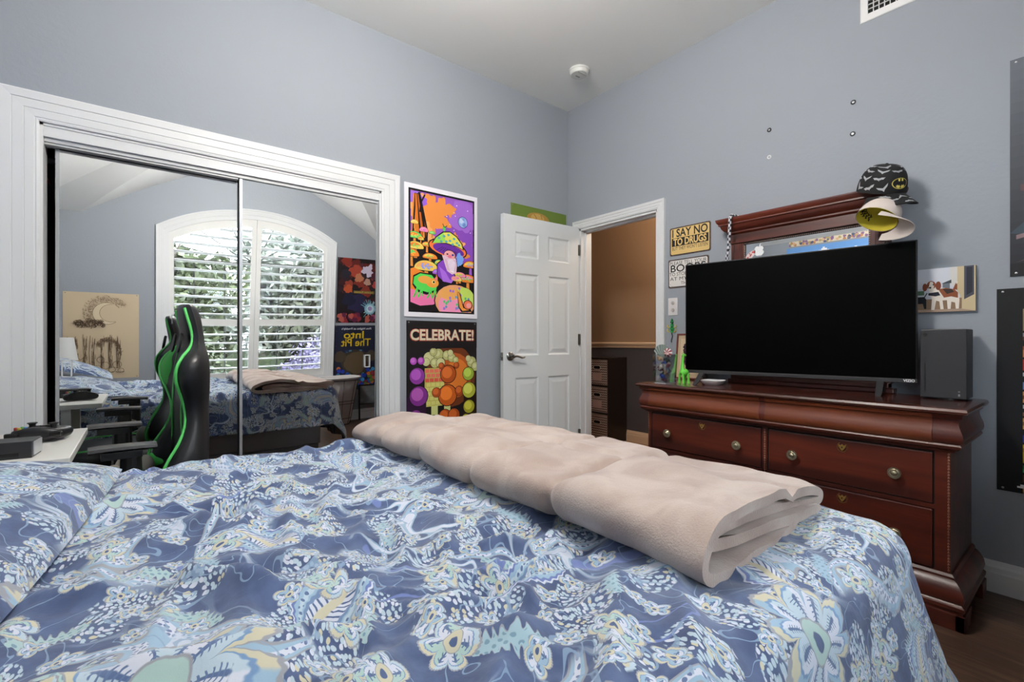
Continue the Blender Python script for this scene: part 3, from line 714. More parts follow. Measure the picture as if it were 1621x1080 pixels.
for cx in range(5, 38, 7):
    cols2 = [('8a7a5c', 'b0936a', 'c8a860'), ('5a3424', '7a4830', '8f8f94'), ('c87a48', '9a5430', 'e0b080'), ('b02c24', 'd04030', 'e89a48'), ('5a6a98', '8890b0', 'c0c4cc'), ('304478', '6a80b0', 'b0b8c8'), ('a86a3c', 'c88850', '704020'), ('6a4430', '8a5c40', 'b0b0b4'), ('8a5c38', 'b07848', 'd09858'), ('2c3c8c', '4a62b8', 'b8c0d0'), ('c8a820', 'e8c83c', '9a7c14'), ('2a7a3a', '4aa858', '1c5a28'), ('7a5a3c', 'a07c50', '58402c'), ('604028', '8a6038', 'b88850')]
    y = 51
    for r, cc in enumerate(cols2):
        h_ = (6, 3, 3, 3, 2, 2, 3, 3, 3, 3, 5, 2, 3, 2)[r]; y -= h_ + .6
        for i in range(6):
            for j in range(h_):
                if rn.random() < .84 or r in (0, 3): pix(cx + i, y + j, 1, 1, cc[(rn.randrange(3) if r not in (0, 3) else (0 if i < 3 else 1))])
pix(8, 51.6, 3, 1.5, '8ad0f0'); pix(8.5, 53, 2, 1, 'c0e8f8'); pix(4, 1.6, 2.4, .5, 'e0e0e0'); pix(4.6, 2.1, 1.2, .5, 'e0e0e0')
A.done('poster', MR(.302, .448), 'black poster full of small coloured pixel blocks, under the grey one', 'poster')

# --- posters on the head wall, seen in the dresser mirror
A = Art(.95, .65, paper='6ea0dc')
for x, y in ((.2, .8), (.55, .86), (.8, .7), (.4, .55), (.7, .4), (.15, .35)):
    A.rect(x - .06, y, x + .06, y + .03, 'eef2f6').rect(x - .035, y + .03, x + .03, y + .06, 'f4f6f8').rect(x - .01, y + .06, x + .015, y + .085, 'f4f6f8')
A.done('poster', MHd(1.66, 1.645), 'sky blue poster with white clouds on the wall behind the bed head', 'poster')
A = Art(.86, .062, paper='dcd0b8')
for k in range(60): A.blob(rn.random(), rn.uniform(.1, .9), .02, rn.choice(['c08a60', 'b0a070', '8a6a90', 'd8b088', '50607a']), seed=k, sy=.9)
A.done('banner', MHd(1.72, 2.314), 'long cream strip of little coloured pictures above the sky blue poster', 'banner')

# --- tin signs
def tin_sign(y, z, w, h, draw, label, edge):
    e = tag(empty('tin_sign'), label, 'sign'); e.matrix_world = MR(y, z, .001)
    r = .012; pts = []
    for cx, cy, a0 in ((w - r, h - r, 0), (r, h - r, 90), (r, r, 180), (w - r, r, 270)):
        pts += [(cx + r * math.cos(math.radians(a0 + 18 * i)), cy + r * math.sin(math.radians(a0 + 18 * i))) for i in range(6)]
    MB().prism(pts, .003).build('sign_plate', mat('rusty_brown_tin', '6a5650', .5, metal=.3, var=.5, vscale=60), e)
    s = .004; q = [(x * (w - 2 * s) / w + s, yy * (h - 2 * s) / h + s) for x, yy in pts]
    MB().prism(q, .0005, M=T(0, 0, .003)).build('dark_border', mat('sign_black_line', '1c1a1a', .5), e)
    s = .0085; q = [(x * (w - 2 * s) / w + s, yy * (h - 2 * s) / h + s) for x, yy in pts]
    A = Art(w, h, t=.0001); A.b = MB(); A.mats = []; A.mi(edge); A.b.prism(q, .0005, A.mi(edge), T(0, 0, .0035)); A.t = .004
    draw(A); A.b.build('sign_face', A.mats, e)
def d1(A):
    A.txt('I SAY NO', .5, .66, .075, '1e1b18', bold=.0014, width=.262, sy=1.02)
    A.rect(.055, .33, .95, .62, '201c19'); A.txt('TO DRUGS', .5, .365, .062, 'e0bf7c', bold=.002, width=.245, sy=1.05)
    A.txt("BUT THEY WON'T LISTEN", .5, .19, .03, '2c2622', width=.262, sy=1.1)
tin_sign(1.912, 1.685, .302, .196, d1, 'yellow tin sign reading I SAY NO TO DRUGS beside the door casing', 'd8b878')
def d2(A):
    A.txt('PLEASE TELL YOUR', .5, .80, .033, '33302e', width=.272, sy=1.05)
    A.txt('BOOBS', .5, .56, .068, '1e1c1b', bold=.0008, width=.262)
    A.txt('TO STOP STARING', .035, .42, .034, '33302e', width=.275, align='LEFT', sy=1.0)
    A.txt('AT MY EYES', .05, .255, .034, '33302e', width=.235, align='LEFT', sy=1.0)
    A.txt('THANKS', .33, .10, .03, '33302e', width=.12, align='LEFT')
    for x, y in ((.06, .12), (.1, .06), (.93, .9), (.05, .93), (.9, .1)): A.blob(x, y, .008, '8a7468', seed=int(x * 90))
tin_sign(1.925, 1.463, .302, .197, d2, 'white tin sign starting PLEASE TELL YOUR, partly behind the television', 'dcd8d4')

# --- light switch with two round dials
e = tag(empty('light_switch'), 'white wall plate with two round controls between door casing and television', 'switch'); e.matrix_world = MR(1.925, 1.272, .0)
MB().box(0, .075, 0, .122, 0, .006).build('cover_plate', mat('switch_plastic', 'd9d6d6', .4), e, bevel=.002)
for z in (.036, .086): MB().lathe([(0, .006), (.013, .006), (.013, .009), (.009, .0095), (.008, .012), (0, .0125)], 18, M=T(.0375, z, 0)).build('dial', mat('dial_plastic', 'b9b1ae', .4), e, smooth=True)

# --- bead gecko on the wall
e = tag(empty('bead_gecko'), 'small green and yellow beaded lizard charm hanging on the wall', 'charm'); e.matrix_world = MR(1.895, 1.10, .001)
gb = MB(); 
g1, g2 = mat('green_bead', '2fae57', .2), mat('yellow_bead', 'd8c452', .25); g3 = mat('black_bead', '18201c', .25)
prof = [1, 2, 3, 3, 4, 4, 3, 3, 3, 2, 3, 3, 2, 1]
for j, n in enumerate(prof):
    for i in range(n): gb.sphere(((i - (n - 1) / 2) * .008, .045 + j * .0078, .005), .0042, 7, 2 if (j == 10 and i != 1) or (i == n // 2 and j % 3 == 0) else 0)
gb.build('beaded_body', [g1, g2, g3], e, smooth=True)
for sx in (-1, 1):
    for y in (.062, .092):
        l = MB()
        for k in range(5): l.sphere((sx * (.020 + .0065 * min(k, 2)), y + .006 * (k - 2) * (1 if k > 2 else .5), .005), .004, 7)
        l.build('leg', g2, e, smooth=True)
t = MB(); [t.sphere((.004 * math.sin(k * .8), .04 - k * .0075, .005), .0038, 7) for k in range(8)]
t.build('tail', g3, e, smooth=True)

# --- screws and anchors left on the wall
for (px, py), (lb, c1, c2, hole) in zip(((1218, 206), (1351, 162), (1350, 212), (1218, 249)), (
        ('dark wall anchor, the left one of the upper row', '26282a', '9a9c9e', 1), ('dark round screw head, topmost on the dresser wall', '4a4c4e', 'a8aaac', 1), ('dark screw head straight above the black cap', '55585a', 'd8dadc', 1), ('white wall anchor under the dark one on the left', 'd4d6d8', '9c9ea0', 0))):
    p = onX(px, py); e = tag(empty('wall_screw' if c1 != 'd4d6d8' else 'wall_anchor'), lb, 'screw'); e.matrix_world = frame((XR, p.y, p.z), (0, -1, 0), (0, 0, 1))
    MB().lathe([(.006, 0), (.012, .0), (.0125, .003), (.009, .005), (.006, .004), (.006, 0)], 18).build('washer', mat('w' + c1, c1, .35, metal=.4 if hole else 0), e, smooth=True)
    MB().lathe([(0, 0), (.0062, 0), (.0055, .0055), (0, .0065)], 12).box(-.004, .004, -.0008, .0008, .0062, .0070).build('screw_head', mat('w' + c2, c2, .3, metal=.6 if hole else 0), e)

# --- air vent
e = tag(empty('air_vent'), 'white egg-crate air vent grille high on the dresser wall', 'vent'); e.matrix_world = MR(.797, 2.731, .0)
vw, vh, fr = .66, .30, .034
vp = mat('vent_paint', 'e0e0e0', .5)
b = MB().loft([[(a, a, z), (vw - a, a, z), (vw - a, vh - a, z), (a, vh - a, z)] for a, z in ((0, 0), (0, .004), (.004, .007), (fr, .010), (fr, .0), (0, 0))], cap=False)
b.build('vent_frame', vp, e)
MB().box(fr, vw - fr, fr, vh - fr, -.0, .001).build('vent_duct', mat('duct_black', '121314', .9), e)
g = MB(); nx = 26; ny = 10
for i in range(1, nx): g.box(fr + (vw - 2 * fr) * i / nx - .0016, fr + (vw - 2 * fr) * i / nx + .0016, fr, vh - fr, .002, .009)
for j in range(1, ny): g.box(fr, vw - fr, fr + (vh - 2 * fr) * j / ny - .0016, fr + (vh - 2 * fr) * j / ny + .0016, .002, .009)
g.build('grille', vp, e)

# --- smoke detector
e = tag(empty('smoke_detector', (2.545, 2.42, ZC)), 'round white smoke detector on the ceiling', 'smoke detector')
sm = mat('smoke_plastic', 'd6d7d2', .45)
MB().lathe([(0, 0), (.074, 0), (.074, -.012), (.070, -.014), (.068, -.030), (.060, -.038), (0, -.040)], 32).build('detector_housing', sm, e, smooth=True)
MB().box(-.045, .045, -.035, -.028, -.043, -.038).box(-.02, .02, .01, .022, -.043, -.038).build('sounder_slot', mat('slot_grey', '9a9b98', .5), e, bevel=.002)

# --- canvas photo of dogs
A = Art(.25, .203, t=.016, paper='15161a')
e_ = 'c9ccd6'
A.rect(.0, .0, 1, 1, 'c4c9d4').rect(0, .55, 1, 1, 'd0d3dc').rect(.0, .0, 1, .06, 'a8907c').poly([(.66, 1), (1, 1), (1, .0), (.80, .06), (.80, .35), (.70, .62), (.66, .66)], 'cbb994').poly([(.66, 1), (.76, 1), (.76, .5), (.66, .62)], 'd6d4d0').poly([(.85, 1), (.98, 1), (.98, .36), (.85, .26)], '4a4c58').poly([(.88, .97), (.96, .97), (.96, .42), (.88, .35)], '2c2e3a')
A.rect(.0, .06, .82, .30, '8a7058').rect(.05, .40, .30, .50, '4a6a50').rect(.56, .52, .66, .64, '6a727c').poly([(.54, .64), (.68, .72), (.68, .64)], '3c444c').rect(.13, .45, .14, .82, '9aa0a8')
A.poly([(.02, .86), (.05, .84), (.06, .70), (.04, .10), (.0, .06), (.0, .88)], '1c2438')
dg = 'e6ddd2'; br_ = '8a4c2c'
A.poly([(.06, .42), (.14, .42), (.18, .36), (.30, .36), (.33, .30), (.33, .08), (.30, .08), (.28, .20), (.20, .20), (.18, .06), (.15, .06), (.14, .22), (.09, .24), (.08, .08), (.05, .08), (.05, .30)], '15181f').ell(.10, .40, .05, .07, '12151c').line([(.30, .34), (.34, .44)], .015, '15181f')
A.poly([(.40, .52), (.46, .56), (.60, .54), (.72, .50), (.77, .42), (.79, .26), (.78, .06), (.74, .06), (.73, .20), (.68, .22), (.67, .06), (.63, .06), (.62, .26), (.56, .26), (.575, .06), (.53, .06), (.515, .24), (.47, .26), (.445, .05), (.40, .05), (.41, .30), (.37, .42)], dg)
A.poly([(.50, .52), (.60, .54), (.72, .50), (.77, .42), (.77, .30), (.68, .34), (.58, .32), (.54, .42)], br_).poly([(.56, .52), (.68, .51), (.72, .44), (.62, .40)], '3a2a26').poly([(.70, .50), (.74, .64), (.76, .64), (.76, .48)], br_).line([(.75, .62), (.76, .66)], .012, dg)
A.ell(.40, .62, .065, .10, br_).ell(.31, .58, .035, .09, '7a3c22').ell(.50, .60, .04, .10, '7a3c22').poly([(.385, .70), (.42, .70), (.44, .60), (.43, .48), (.38, .46), (.36, .52), (.37, .62)], dg).ell(.385, .565, .018, .02, '1a1416').ell(.36, .62, .01, .015, '1a1416').ell(.43, .63, .01, .015, '1a1416').poly([(.36, .44), (.50, .46), (.53, .38), (.46, .36), (.36, .39)], '1c2030')
A.done('canvas_print', MR(.616, 1.228, .001), 'unframed canvas photo of a brown and white dog beside a small black dog', 'picture', pins=False)

# ================================================================ DRESSER
cherry = wood('cherry_wood', '38150e', '632818', 1, .36, 1.0, .25)
cherry_v = wood('cherry_wood_top', '34150f', '542519', 1, .26, .8, .5)
cherry_l = wood('cherry_wood_light', '4a1f11', '7e3f20', 1, .36, 1.0, .25)
brass = mat('aged_brass', 'a39a80', .3, metal=.8)
darkgap = mat('dark_gap', '0c0605', .8)
dx0, dx1, dyA, dyB = 2.455, 2.90, .378, 1.752       # carcass front, back, near end, far end
DR = tag(empty('dresser', ((dx0 + dx1) / 2, (dyA + dyB) / 2, 0)), 'long cherry wood dresser with brass knobs under the television', 'dresser')
def D(mb, name, m, par=None, **k):
    o = mb.build(name, m, None, **k); o.parent = par or DR
    o.matrix_parent_inverse = Matrix.Identity(4)
    if o.parent is DR: o.location = (-(dx0 + dx1) / 2, -(dyA + dyB) / 2, 0)
    return o
D(MB().box(dx0 + .004, dx1, dyA, dyB, .175, .70), 'carcass', cherry)
# upper moulding and ogee
og = [(.028, .668), (.030, .676), (.040, .682), (.044, .690), (.040, .697)]
D(MB().ring([(0, .662), (.012, .664), (.014, .672), (.026, .676), (.034, .684), (.036, .692), (.032, .698), (0, .698)], dx0, dx1, dyA, dyB), 'moulding', cherry, smooth=True)
og2 = [(.0, .698), (.030, .699), (.038, .708), (.041, .722), (.039, .738), (.033, .754), (.028, .768), (.026, .782), (.028, .794), (.036, .797), (.040, .812), (0, .812)]
D(MB().ring(og2, dx0, dx1, dyA, dyB), 'frieze', cherry, smooth=True, angle=30)
tp = [(.0, .812), (.040, .812), (.052, .817), (.056, .826), (.052, .835), (.044, .838), (0, .838)]
D(MB().ring(tp, dx0, dx1, dyA, dyB), 'top', cherry_v, smooth=True, angle=30)
bs = [(.0, .195), (.006, .195), (.012, .186), (.012, .178), (.020, .172), (.030, .160), (.040, .140), (.044, .118), (.040, .102), (.036, .098), (.040, .092), (.046, .088), (.046, .076), (.040, .072), (.040, .058), (0, .058)]
D(MB().ring(bs, dx0, dx1, dyA, dyB), 'plinth', cherry, smooth=True, angle=30)
def foot(y0, y1, x0, x1, sy):
    w = .24; b = MB()
    yy = [y0, y0 + w * sy, y0 + (w - .035) * sy, y0 + (w - .06) * sy, y0]; zz = [.062, .062, .035, .0, .0]
    b.loft([[(x0, yy[i], zz[i]) for i in range(5)], [(x0 + .03, yy[i], zz[i]) for i in range(5)]])
    b.loft([[(x, y0, .062), (x, y0 + .03 * sy, .062), (x, y0 + .03 * sy, .0 if k in (0, 1) else .05), (x, y0, .0 if k in (0, 1) else .05)] for k, x in enumerate((x0, x0 + .10, x0 + .14))])
    return b
for y0, sy in ((dyA - .048, 1), (dyB + .048, -1)):
    D(foot(y0, 0, dx0 - .048, 0, sy), 'foot', cherry, bevel=.003)
    D(MB().box(dx1 - .10, dx1, min(y0, y0 + .05 * sy), max(y0, y0 + .05 * sy), 0, .06), 'foot', cherry, bevel=.003)
# drawers
def knob(par, y, z):
    M = T(dx0 - .008, y, z) @ R(-90, 'Y')
    k = MB().lathe([(0, -.004), (.010, -.004), (.009, .008), (.012, .013), (.021, .016), (.023, .020), (.0215, .024), (.018, .0235), (.015, .026), (.012, .025), (.009, .029), (.006, .0315), (0, .032)], 24, M=M)
    for i in range(26):
        a = i * 2 * math.pi / 26; k.sphere((.0218 * math.cos(a), .0218 * math.sin(a), .0215), .0022, 5, 0, M)
    o = k.build('knob', brass, par, smooth=True); return o
def keyhole(par, y, z, col='c9a75c'):
    M = frame((dx0 - .0082, y, z), (0, -1, 0), (0, 0, 1))
    pts = [(0, -.017), (.006, -.010), (.013, .002), (.014, .012), (.006, .007), (0, .014), (-.006, .007), (-.014, .012), (-.013, .002), (-.006, -.010)]
    b = MB().prism(pts, .0022, 0, M).prism([(.0025, -.004), (.0016, .003), (-.0016, .003), (-.0025, -.004)], .0003, 1, M @ T(0, 0, .0022))
    for i in range(20):
        if 3 <= i <= 6: continue
        a = 2 * math.pi * i / 20; b.box(.0185 * math.cos(a) - .003, .0185 * math.cos(a) + .003, .021 * math.sin(a) - .0007, .021 * math.sin(a) + .0007, 0, .0006, 0, M)
    b.build('keyhole_plate', [mat('keyhole_brass', col, .3, metal=.8), darkgap], par)
for y0, y1, rows in ((1.083, 1.722, ((.455, .655, 'a'), (.20, .430, 'b'))), (.430, 1.047, ((.455, .655, 'c'), (.20, .430, 'd')))):
    for z0, z1, kd in rows:
        d = D(MB().box(dx0 - .006, dx0 + .01, y0, y1, z0, z1), 'drawer', cherry, bevel=.004)
        zk = (z0 + z1) / 2 - (0.003 if kd in 'ac' else .010)
        knob(d, y0 + .115, zk); knob(d, y1 - .115, zk); keyhole(d, (y0 + y1) / 2 - .005, z1 - .033, 'c9a75c' if kd in 'ac' else '8a8470')
    # the concealed upper drawer in the ogee
    r_ = [[(dx0 - o - .0035, y, z) for o, z in og2[1:-1]] + [(dx0, y, .812), (dx0, y, .699)] for y in (y0 - .004, y1 + .004)]
    D(MB().loft(r_), 'drawer', cherry_l, smooth=True, angle=30)['label'] = 'plain curved upper drawer without knobs'
D(MB().box(dx0 + .002, dx0 + .0045, .422, 1.730, .190, .665), 'drawer_opening', darkgap)
D(MB().box(dx0 - .004, dx0 + .004, 1.053, 1.077, .195, .664).box(dx0 - .004, dx0 + .004, .378, .424, .195, .664).box(dx0 - .004, dx0 + .004, 1.728, 1.752, .195, .664).box(dx0 - .004, dx0 + .004, .424, 1.728, .434, .451).box(dx0 - .004, dx0 + .004, .424, 1.728, .193, .197), 'face_frame', cherry)
for y, z0, z1 in ((.383, .20, .66), (1.747, .20, .66), (1.065, .20, .655)):
    b = MB(); n = int((z1 - z0) / .0115)
    for i in range(n): b.sphere((dx0 - .004, y, z0 + (i + .5) * (z1 - z0) / n), .0042, 6, sc=(1, 1, 1.2))
    D(b, 'bead_trim', wood('bead_wood', '6b3a28', 'a07058', 1, .3), smooth=True)

# ---------------------------------------------------------------- dresser mirror
mx0 = 2.86; my0, my1 = .62, 1.49
MR_ = tag(empty('dresser_mirror', (2.88, (my0 + my1) / 2, .838)), 'cherry framed mirror with a crown moulding standing on the dresser against the wall', 'mirror')
def E(mb, name, m, **k):
    o = mb.build(name, m, MR_, **k); o.location = (-2.88, -(my0 + my1) / 2, -.838); return o
ya, yb = my0 + .045, my1 - .045
E(MB().ring([(-.02, 1.685), (.004, 1.69), (.004, 1.742), (.010, 1.746), (.016, 1.752), (.016, 1.760), (.030, 1.768), (.040, 1.782), (.044, 1.796), (.052, 1.800), (.052, 1.808), (.060, 1.818), (.064, 1.830), (.064, 1.838), (-.02, 1.838)], mx0 + .0, 2.925, ya, yb), 'crown_moulding', cherry, smooth=True, angle=25)
for y0, y1 in ((ya, ya + .075), (yb - .075, yb)):
    E(MB().box(mx0 + .006, 2.92, y0, y1, .838, 1.69).box(mx0 - .001, mx0 + .01, y0 + .012, y1 - .022, .90, 1.685), 'side_post', cherry, bevel=.003)
E(MB().box(mx0 + .002, 2.925, ya - .02, yb + .02, .838, .862).box(mx0 - .0, 2.92, ya, yb, .862, .93).box(mx0 - .004, 2.92, ya - .01, yb + .01, .885, .897), 'base_rail', cherry, bevel=.004)
gy0, gy1 = ya + .075, yb - .075
E(MB().box(2.882, 2.890, gy0 - .01, gy1 + .01, .92, 1.695), 'mirror_glass', mirror_m)
b = MB()
n = 66
for i in range(n): b.box(2.874, 2.880, gy0 + (gy1 - gy0) * i / n, gy0 + (gy1 - gy0) * (i + .6) / n, 1.679, 1.685)
for yy in (gy0, gy1 - .006):
    for i in range(66): b.box(2.874, 2.880, yy, yy + .006, .93 + .745 * i / 66, .93 + .745 * (i + .6) / 66)
E(b, 'beaded_edge', wood('bead_wood2', '8a6a58', 'c0a898', 1, .3))
E(MB().box(2.878, 2.884, gy0, gy1, 1.676, 1.688).box(2.878, 2.884, gy0, gy0 + .008, .93, 1.68).box(2.878, 2.884, gy1 - .008, gy1, .93, 1.68), 'glass_rebate', darkgap)
# stickers on the glass
def sticker(name, lab, y, z, shapes):
    e = tag(empty(name), lab, 'sticker'); e.matrix_world = frame((2.8815, y, z), (0, -1, 0), (0, 0, 1))
    mats = []; b = MB(); k = 0
    for pts, c in shapes:
        m = flat(c)
        if m not in mats: mats.append(m)
        a = sum(pts[i][0] * pts[(i + 1) % len(pts)][1] - pts[(i + 1) % len(pts)][0] * pts[i][1] for i in range(len(pts)))
        if a < 0: pts = pts[::-1]
        b.prism(pts, .0003 + .0001 * k, mats.index(m)); k += 1
    b.build('sticker_face', mats, e)
def el(x, y, rx, ry, rot=0, n=18, a0=0, a1=360):
    r = math.radians(rot); o = []
    for i in range(n):
        a = math.radians(a0 + (a1 - a0) * i / n); u, v = rx * math.cos(a), ry * math.sin(a); o.append((x + u * math.cos(r) - v * math.sin(r), y + u * math.sin(r) + v * math.cos(r)))
    return o
apple = []
for i in range(48):
    a = 2 * math.pi * i / 48; r = .029 * (1 - .10 * math.cos(2 * a) * 0 + .07 * abs(math.sin(a)) ** .5 - .22 * math.exp(-((a - math.pi / 2) / .28) ** 2) - .12 * math.exp(-((a - 3 * math.pi / 2) / .22) ** 2) - .30 * math.exp(-(min(abs(a - .12), abs(a - .12 - 2 * math.pi)) / .30) ** 2))
    apple.append((r * math.cos(a), r * math.sin(a)))
sticker('sticker', 'white apple shaped sticker with a bite on the dresser mirror', 1.285, 1.628, [(apple, 'e8eaec'), ([(.001, .026), (.003, .036), (.010, .043), (.012, .040), (.009, .031), (.004, .027)], 'e8eaec')])
sticker('sticker', 'oval pale sticker with red patches beside the apple sticker', 1.336, 1.607, [(el(0, 0, .040, .017, 42), 'e0cfcc'), (el(-.017, -.016, .010, .006, 42), 'c03c40'), (el(.003, .001, .010, .004, 60), 'b84448'), (el(.018, .017, .008, .006, 10), 'c85054'), (el(-.004, .010, .004, .003, 42), 'b04044')])

# ================================================================ THINGS ON THE DRESSER
DT = .838
# television
tvc = Vector((2.72, 1.10)); tvd = Vector((-.155, .988)).normalized()
TV = tag(empty('television', (tvc.x, tvc.y, DT), math.atan2(-tvd.x, tvd.y)), 'large flat black television standing on the dresser', 'television')
s0, s1 = -.562, .523; zb, zt_ = .061, .722
blk = mat('black_plastic', '121214', .35); scr = mat('television_screen', '010101', .35, spec=.06); gry = mat('dark_grey_plastic', '3c3c3e', .4, metal=.3)
MB().box(0, .028, s0, s1, zb, zt_).box(.02, .046, s0 + .12, s1 - .12, zb + .05, zt_ - .2).build('television_body', blk, TV, bevel=.003)
MB().box(-.0012, .002, s0 + .006, s1 - .006, zb + .020, zt_ - .006).build('screen', scr, TV)
MB().box(-.003, .003, s0, s1, zb, zb + .017).build('lower_bezel', gry, TV, bevel=.001)
MB().text('VIZIO', .016, 0, frame((-.0035, s0 + .03, zb + .0045), (0, -1, 0), (0, 0, 1)), bold=.0006, width=.042).build('logo', flat('e4e4e6'), TV)
for sy in (s0 + .135, s1 - .10):
    f = MB()
    for ex in (-1, 1):
        f.loft([[(.014 + ex * .006 - .010, sy - .014, zb + .004), (.014 + ex * .006 + .010, sy - .014, zb + .004), (.014 + ex * .006 + .010, sy + .014, zb + .004), (.014 + ex * .006 - .010, sy + .014, zb + .004)],
                [(.014 + ex * (.105 if ex < 0 else .065) - .009, sy - .012, .008), (.014 + ex * (.105 if ex < 0 else .065) + .009, sy - .012, .008), (.014 + ex * (.105 if ex < 0 else .065) + .009, sy + .012, .008), (.014 + ex * (.105 if ex < 0 else .065) - .009, sy + .012, .008)],
                [(.014 + ex * (.125 if ex < 0 else .080) - .006, sy - .010, .0), (.014 + ex * (.125 if ex < 0 else .080) + .004, sy - .010, .0), (.014 + ex * (.125 if ex < 0 else .080) + .004, sy + .010, .0), (.014 + ex * (.125 if ex < 0 else .080) - .006, sy + .010, .0)]])
    f.build('stand_foot', gry, TV)
# black console tower
CT = tag(empty('game_console', (2.815, .447, DT)), 'black rectangular game console tower beside the television', 'game console')
cbm = mat('console_black', '2a2b2e', .5)
MB().box(-.0755, .0755, -.0755, .0755, .006, .307).build('console_body', cbm, CT, bevel=.004)
MB().lathe([(.06, 0), (.06, .007)], 24).build('base', blk, CT)
MB().box(-.0768, -.075, .057, .061, .03, .155, 0).build('disc_slot', mat('slot_black', '060607', .4), CT)
MB().lathe([(0, 0), (.008, 0), (.008, .0012), (0, .0012)], 16, M=T(-.0755, .058, .283) @ R(-90, 'Y')).build('power_button', mat('button_black', '141416', .3), CT)
MB().box(-.0765, -.0755, -.055, -.049, .018, .028).box(-.0765, -.0755, -.055, -.049, .036, .040).build('port', mat('port_grey', '87888a', .4), CT)
# framed picture half behind the television
FP = tag(empty('picture_frame', (2.845, 1.715, DT)), 'small red-brown framed picture leaning at the left edge of the television', 'picture')
Mf = T(0, 0, .001) @ R(6, 'Y')
MB().box(-.008, .006, -.105, .105, 0, .012, 0, Mf).box(-.008, .006, -.105, .105, .293, .305, 0, Mf).box(-.008, .006, -.105, -.093, .012, .293, 0, Mf).box(-.008, .006, .093, .105, .012, .293, 0, Mf).build('frame', mat('red_brown_frame', '6a2f22', .4), FP, bevel=.002)
b = MB().box(-.002, .004, -.093, .093, .012, .293, 0, Mf)
A = Art(.186, .281, t=.0); A.b = MB(); A.mats = []; A.rect(0, 0, 1, 1, 'c8b090').rect(.1, .1, .9, .92, 'd8c4a4')
for k in range(14): A.blob(.34 + .05 * math.sin(k * 2.1), .35 + k * .035, .09, '241a2c' if k % 3 else '5a2c44', seed=k)
p = A.b.build('picture', A.mats, FP); p.matrix_local = Mf @ T(-.0035, .093, .012) @ Matrix(((0, 0, -1, 0), (-1, 0, 0, 0), (0, 1, 0, 0), (0, 0, 0, 1)))
b.build('backing', mat('backing_board', '5a4a3c', .8), FP)
# clear container with small toys inside
cg = bpy.data.materials.new('clear_plastic'); cg.use_nodes = True; MATS['clear_plastic'] = cg
nt = cg.node_tree; nt.nodes.remove(nt.nodes['Principled BSDF'])
tr = nt.nodes.new('ShaderNodeBsdfTransparent'); tr.inputs[0].default_value = (.93, .94, .95, 1)
gl = nt.nodes.new('ShaderNodeBsdfGlossy'); gl.inputs['Roughness'].default_value = .08
lw = nt.nodes.new('ShaderNodeLayerWeight'); lw.inputs[0].default_value = .35
mx = nt.nodes.new('ShaderNodeMixShader'); nt.links.new(lw.outputs['Facing'], mx.inputs[0])
nt.links.new(tr.outputs[0], mx.inputs[1]); nt.links.new(gl.outputs[0], mx.inputs[2]); nt.links.new(mx.outputs[0], nt.nodes['Material Output'].inputs[0])
KB = tag(empty('clear_container', (2.50, 1.668, DT)), 'clear plastic container full of small toys at the far end of the dresser', 'container')
MB().loft([[(-w, -w * .8, z), (w, -w * .8, z), (w, w * .8, z), (-w, w * .8, z)] for w, z in ((.048, .0), (.052, .004), (.060, .175), (.058, .175), (.050, .006))]).build('clear_box', cg, KB)
MB().box(-.05, .05, -.04, .04, .0, .004).build('box_base', mat('milky_plastic', 'c8c8cc', .3), KB)
rn = random.Random(5)
toy = [('a86a78', .5), ('c8b8b0', .4), ('3a54b0', .4), ('5a6a5c', .5), ('b09070', .5), ('8090a0', .4), ('703040', .5), ('d8d0cc', .4)]
for i in range(13):
    c = toy[i % len(toy)]; x, y = rn.uniform(-.030, .030), rn.uniform(-.024, .024); z = .022 + .0105 * i
    e = tag(empty('toy_piece', (2.50 + x, 1.668 + y, DT + z), rn.random() * 3), '%s toy piece in the clear container' % ('dusty pink', 'cream', 'blue', 'grey green', 'tan', 'steel grey', 'dark red', 'off white')[i % 8] + (', in its upper half' if i >= 8 else ', in its lower half'), 'toy', 'toys in the clear container')
    b = MB(); b.sphere((0, 0, 0), .014, 9, sc=(1.2, .8, .9)); b.sphere((.012, 0, .010), .008, 8); b.tube([(-.01, 0, -.004), (-.018, .006, -.012)], .004, 6); b.tube([(.0, .01, .0), (.006, .018, -.01)], .004, 6)
    b.build('toy_body', mat('toy_' + c[0], c[0], c[1]), e, smooth=True)
e = tag(empty('fan_leaf', (2.50, 1.69, DT + .17)), 'grey green folded paper fan sticking out of the clear container', 'fan')
b = MB(); n = 14
pts = []
for i in range(n + 1):
    a = math.radians(20 + 140 * i / n); pts.append((.004 * (i % 2), .060 * math.cos(a), .002 + .062 * math.sin(a)))
b.add([(0, 0, -.03)] + pts, [(0, i + 1, i + 2) for i in range(n)]); b.add([(.001, 0, -.03)] + [(p[0] + .001, p[1], p[2]) for p in pts], [(0, i + 2, i + 1) for i in range(n)])
b.build('fan_sheet', mat('fan_paper', '7c8a84', .6), e)
e = tag(empty('ribbon_rosette', (2.485, 1.638, DT + .185)), 'red and white striped ribbon rosette on the clear container', 'ribbon')
for i in range(14):
    a = 2 * math.pi * i / 14; b = MB().tube([(0, 0, 0), (-.004, .014 * math.cos(a), .014 * math.sin(a)), (.002, .028 * math.cos(a), .028 * math.sin(a))], [.003, .006, .003], 6)
    b.build('ribbon_loop', mat('ribbon_%d' % (i % 2), ('a03c44', 'ded6d2')[i % 2], .4), e, smooth=True)
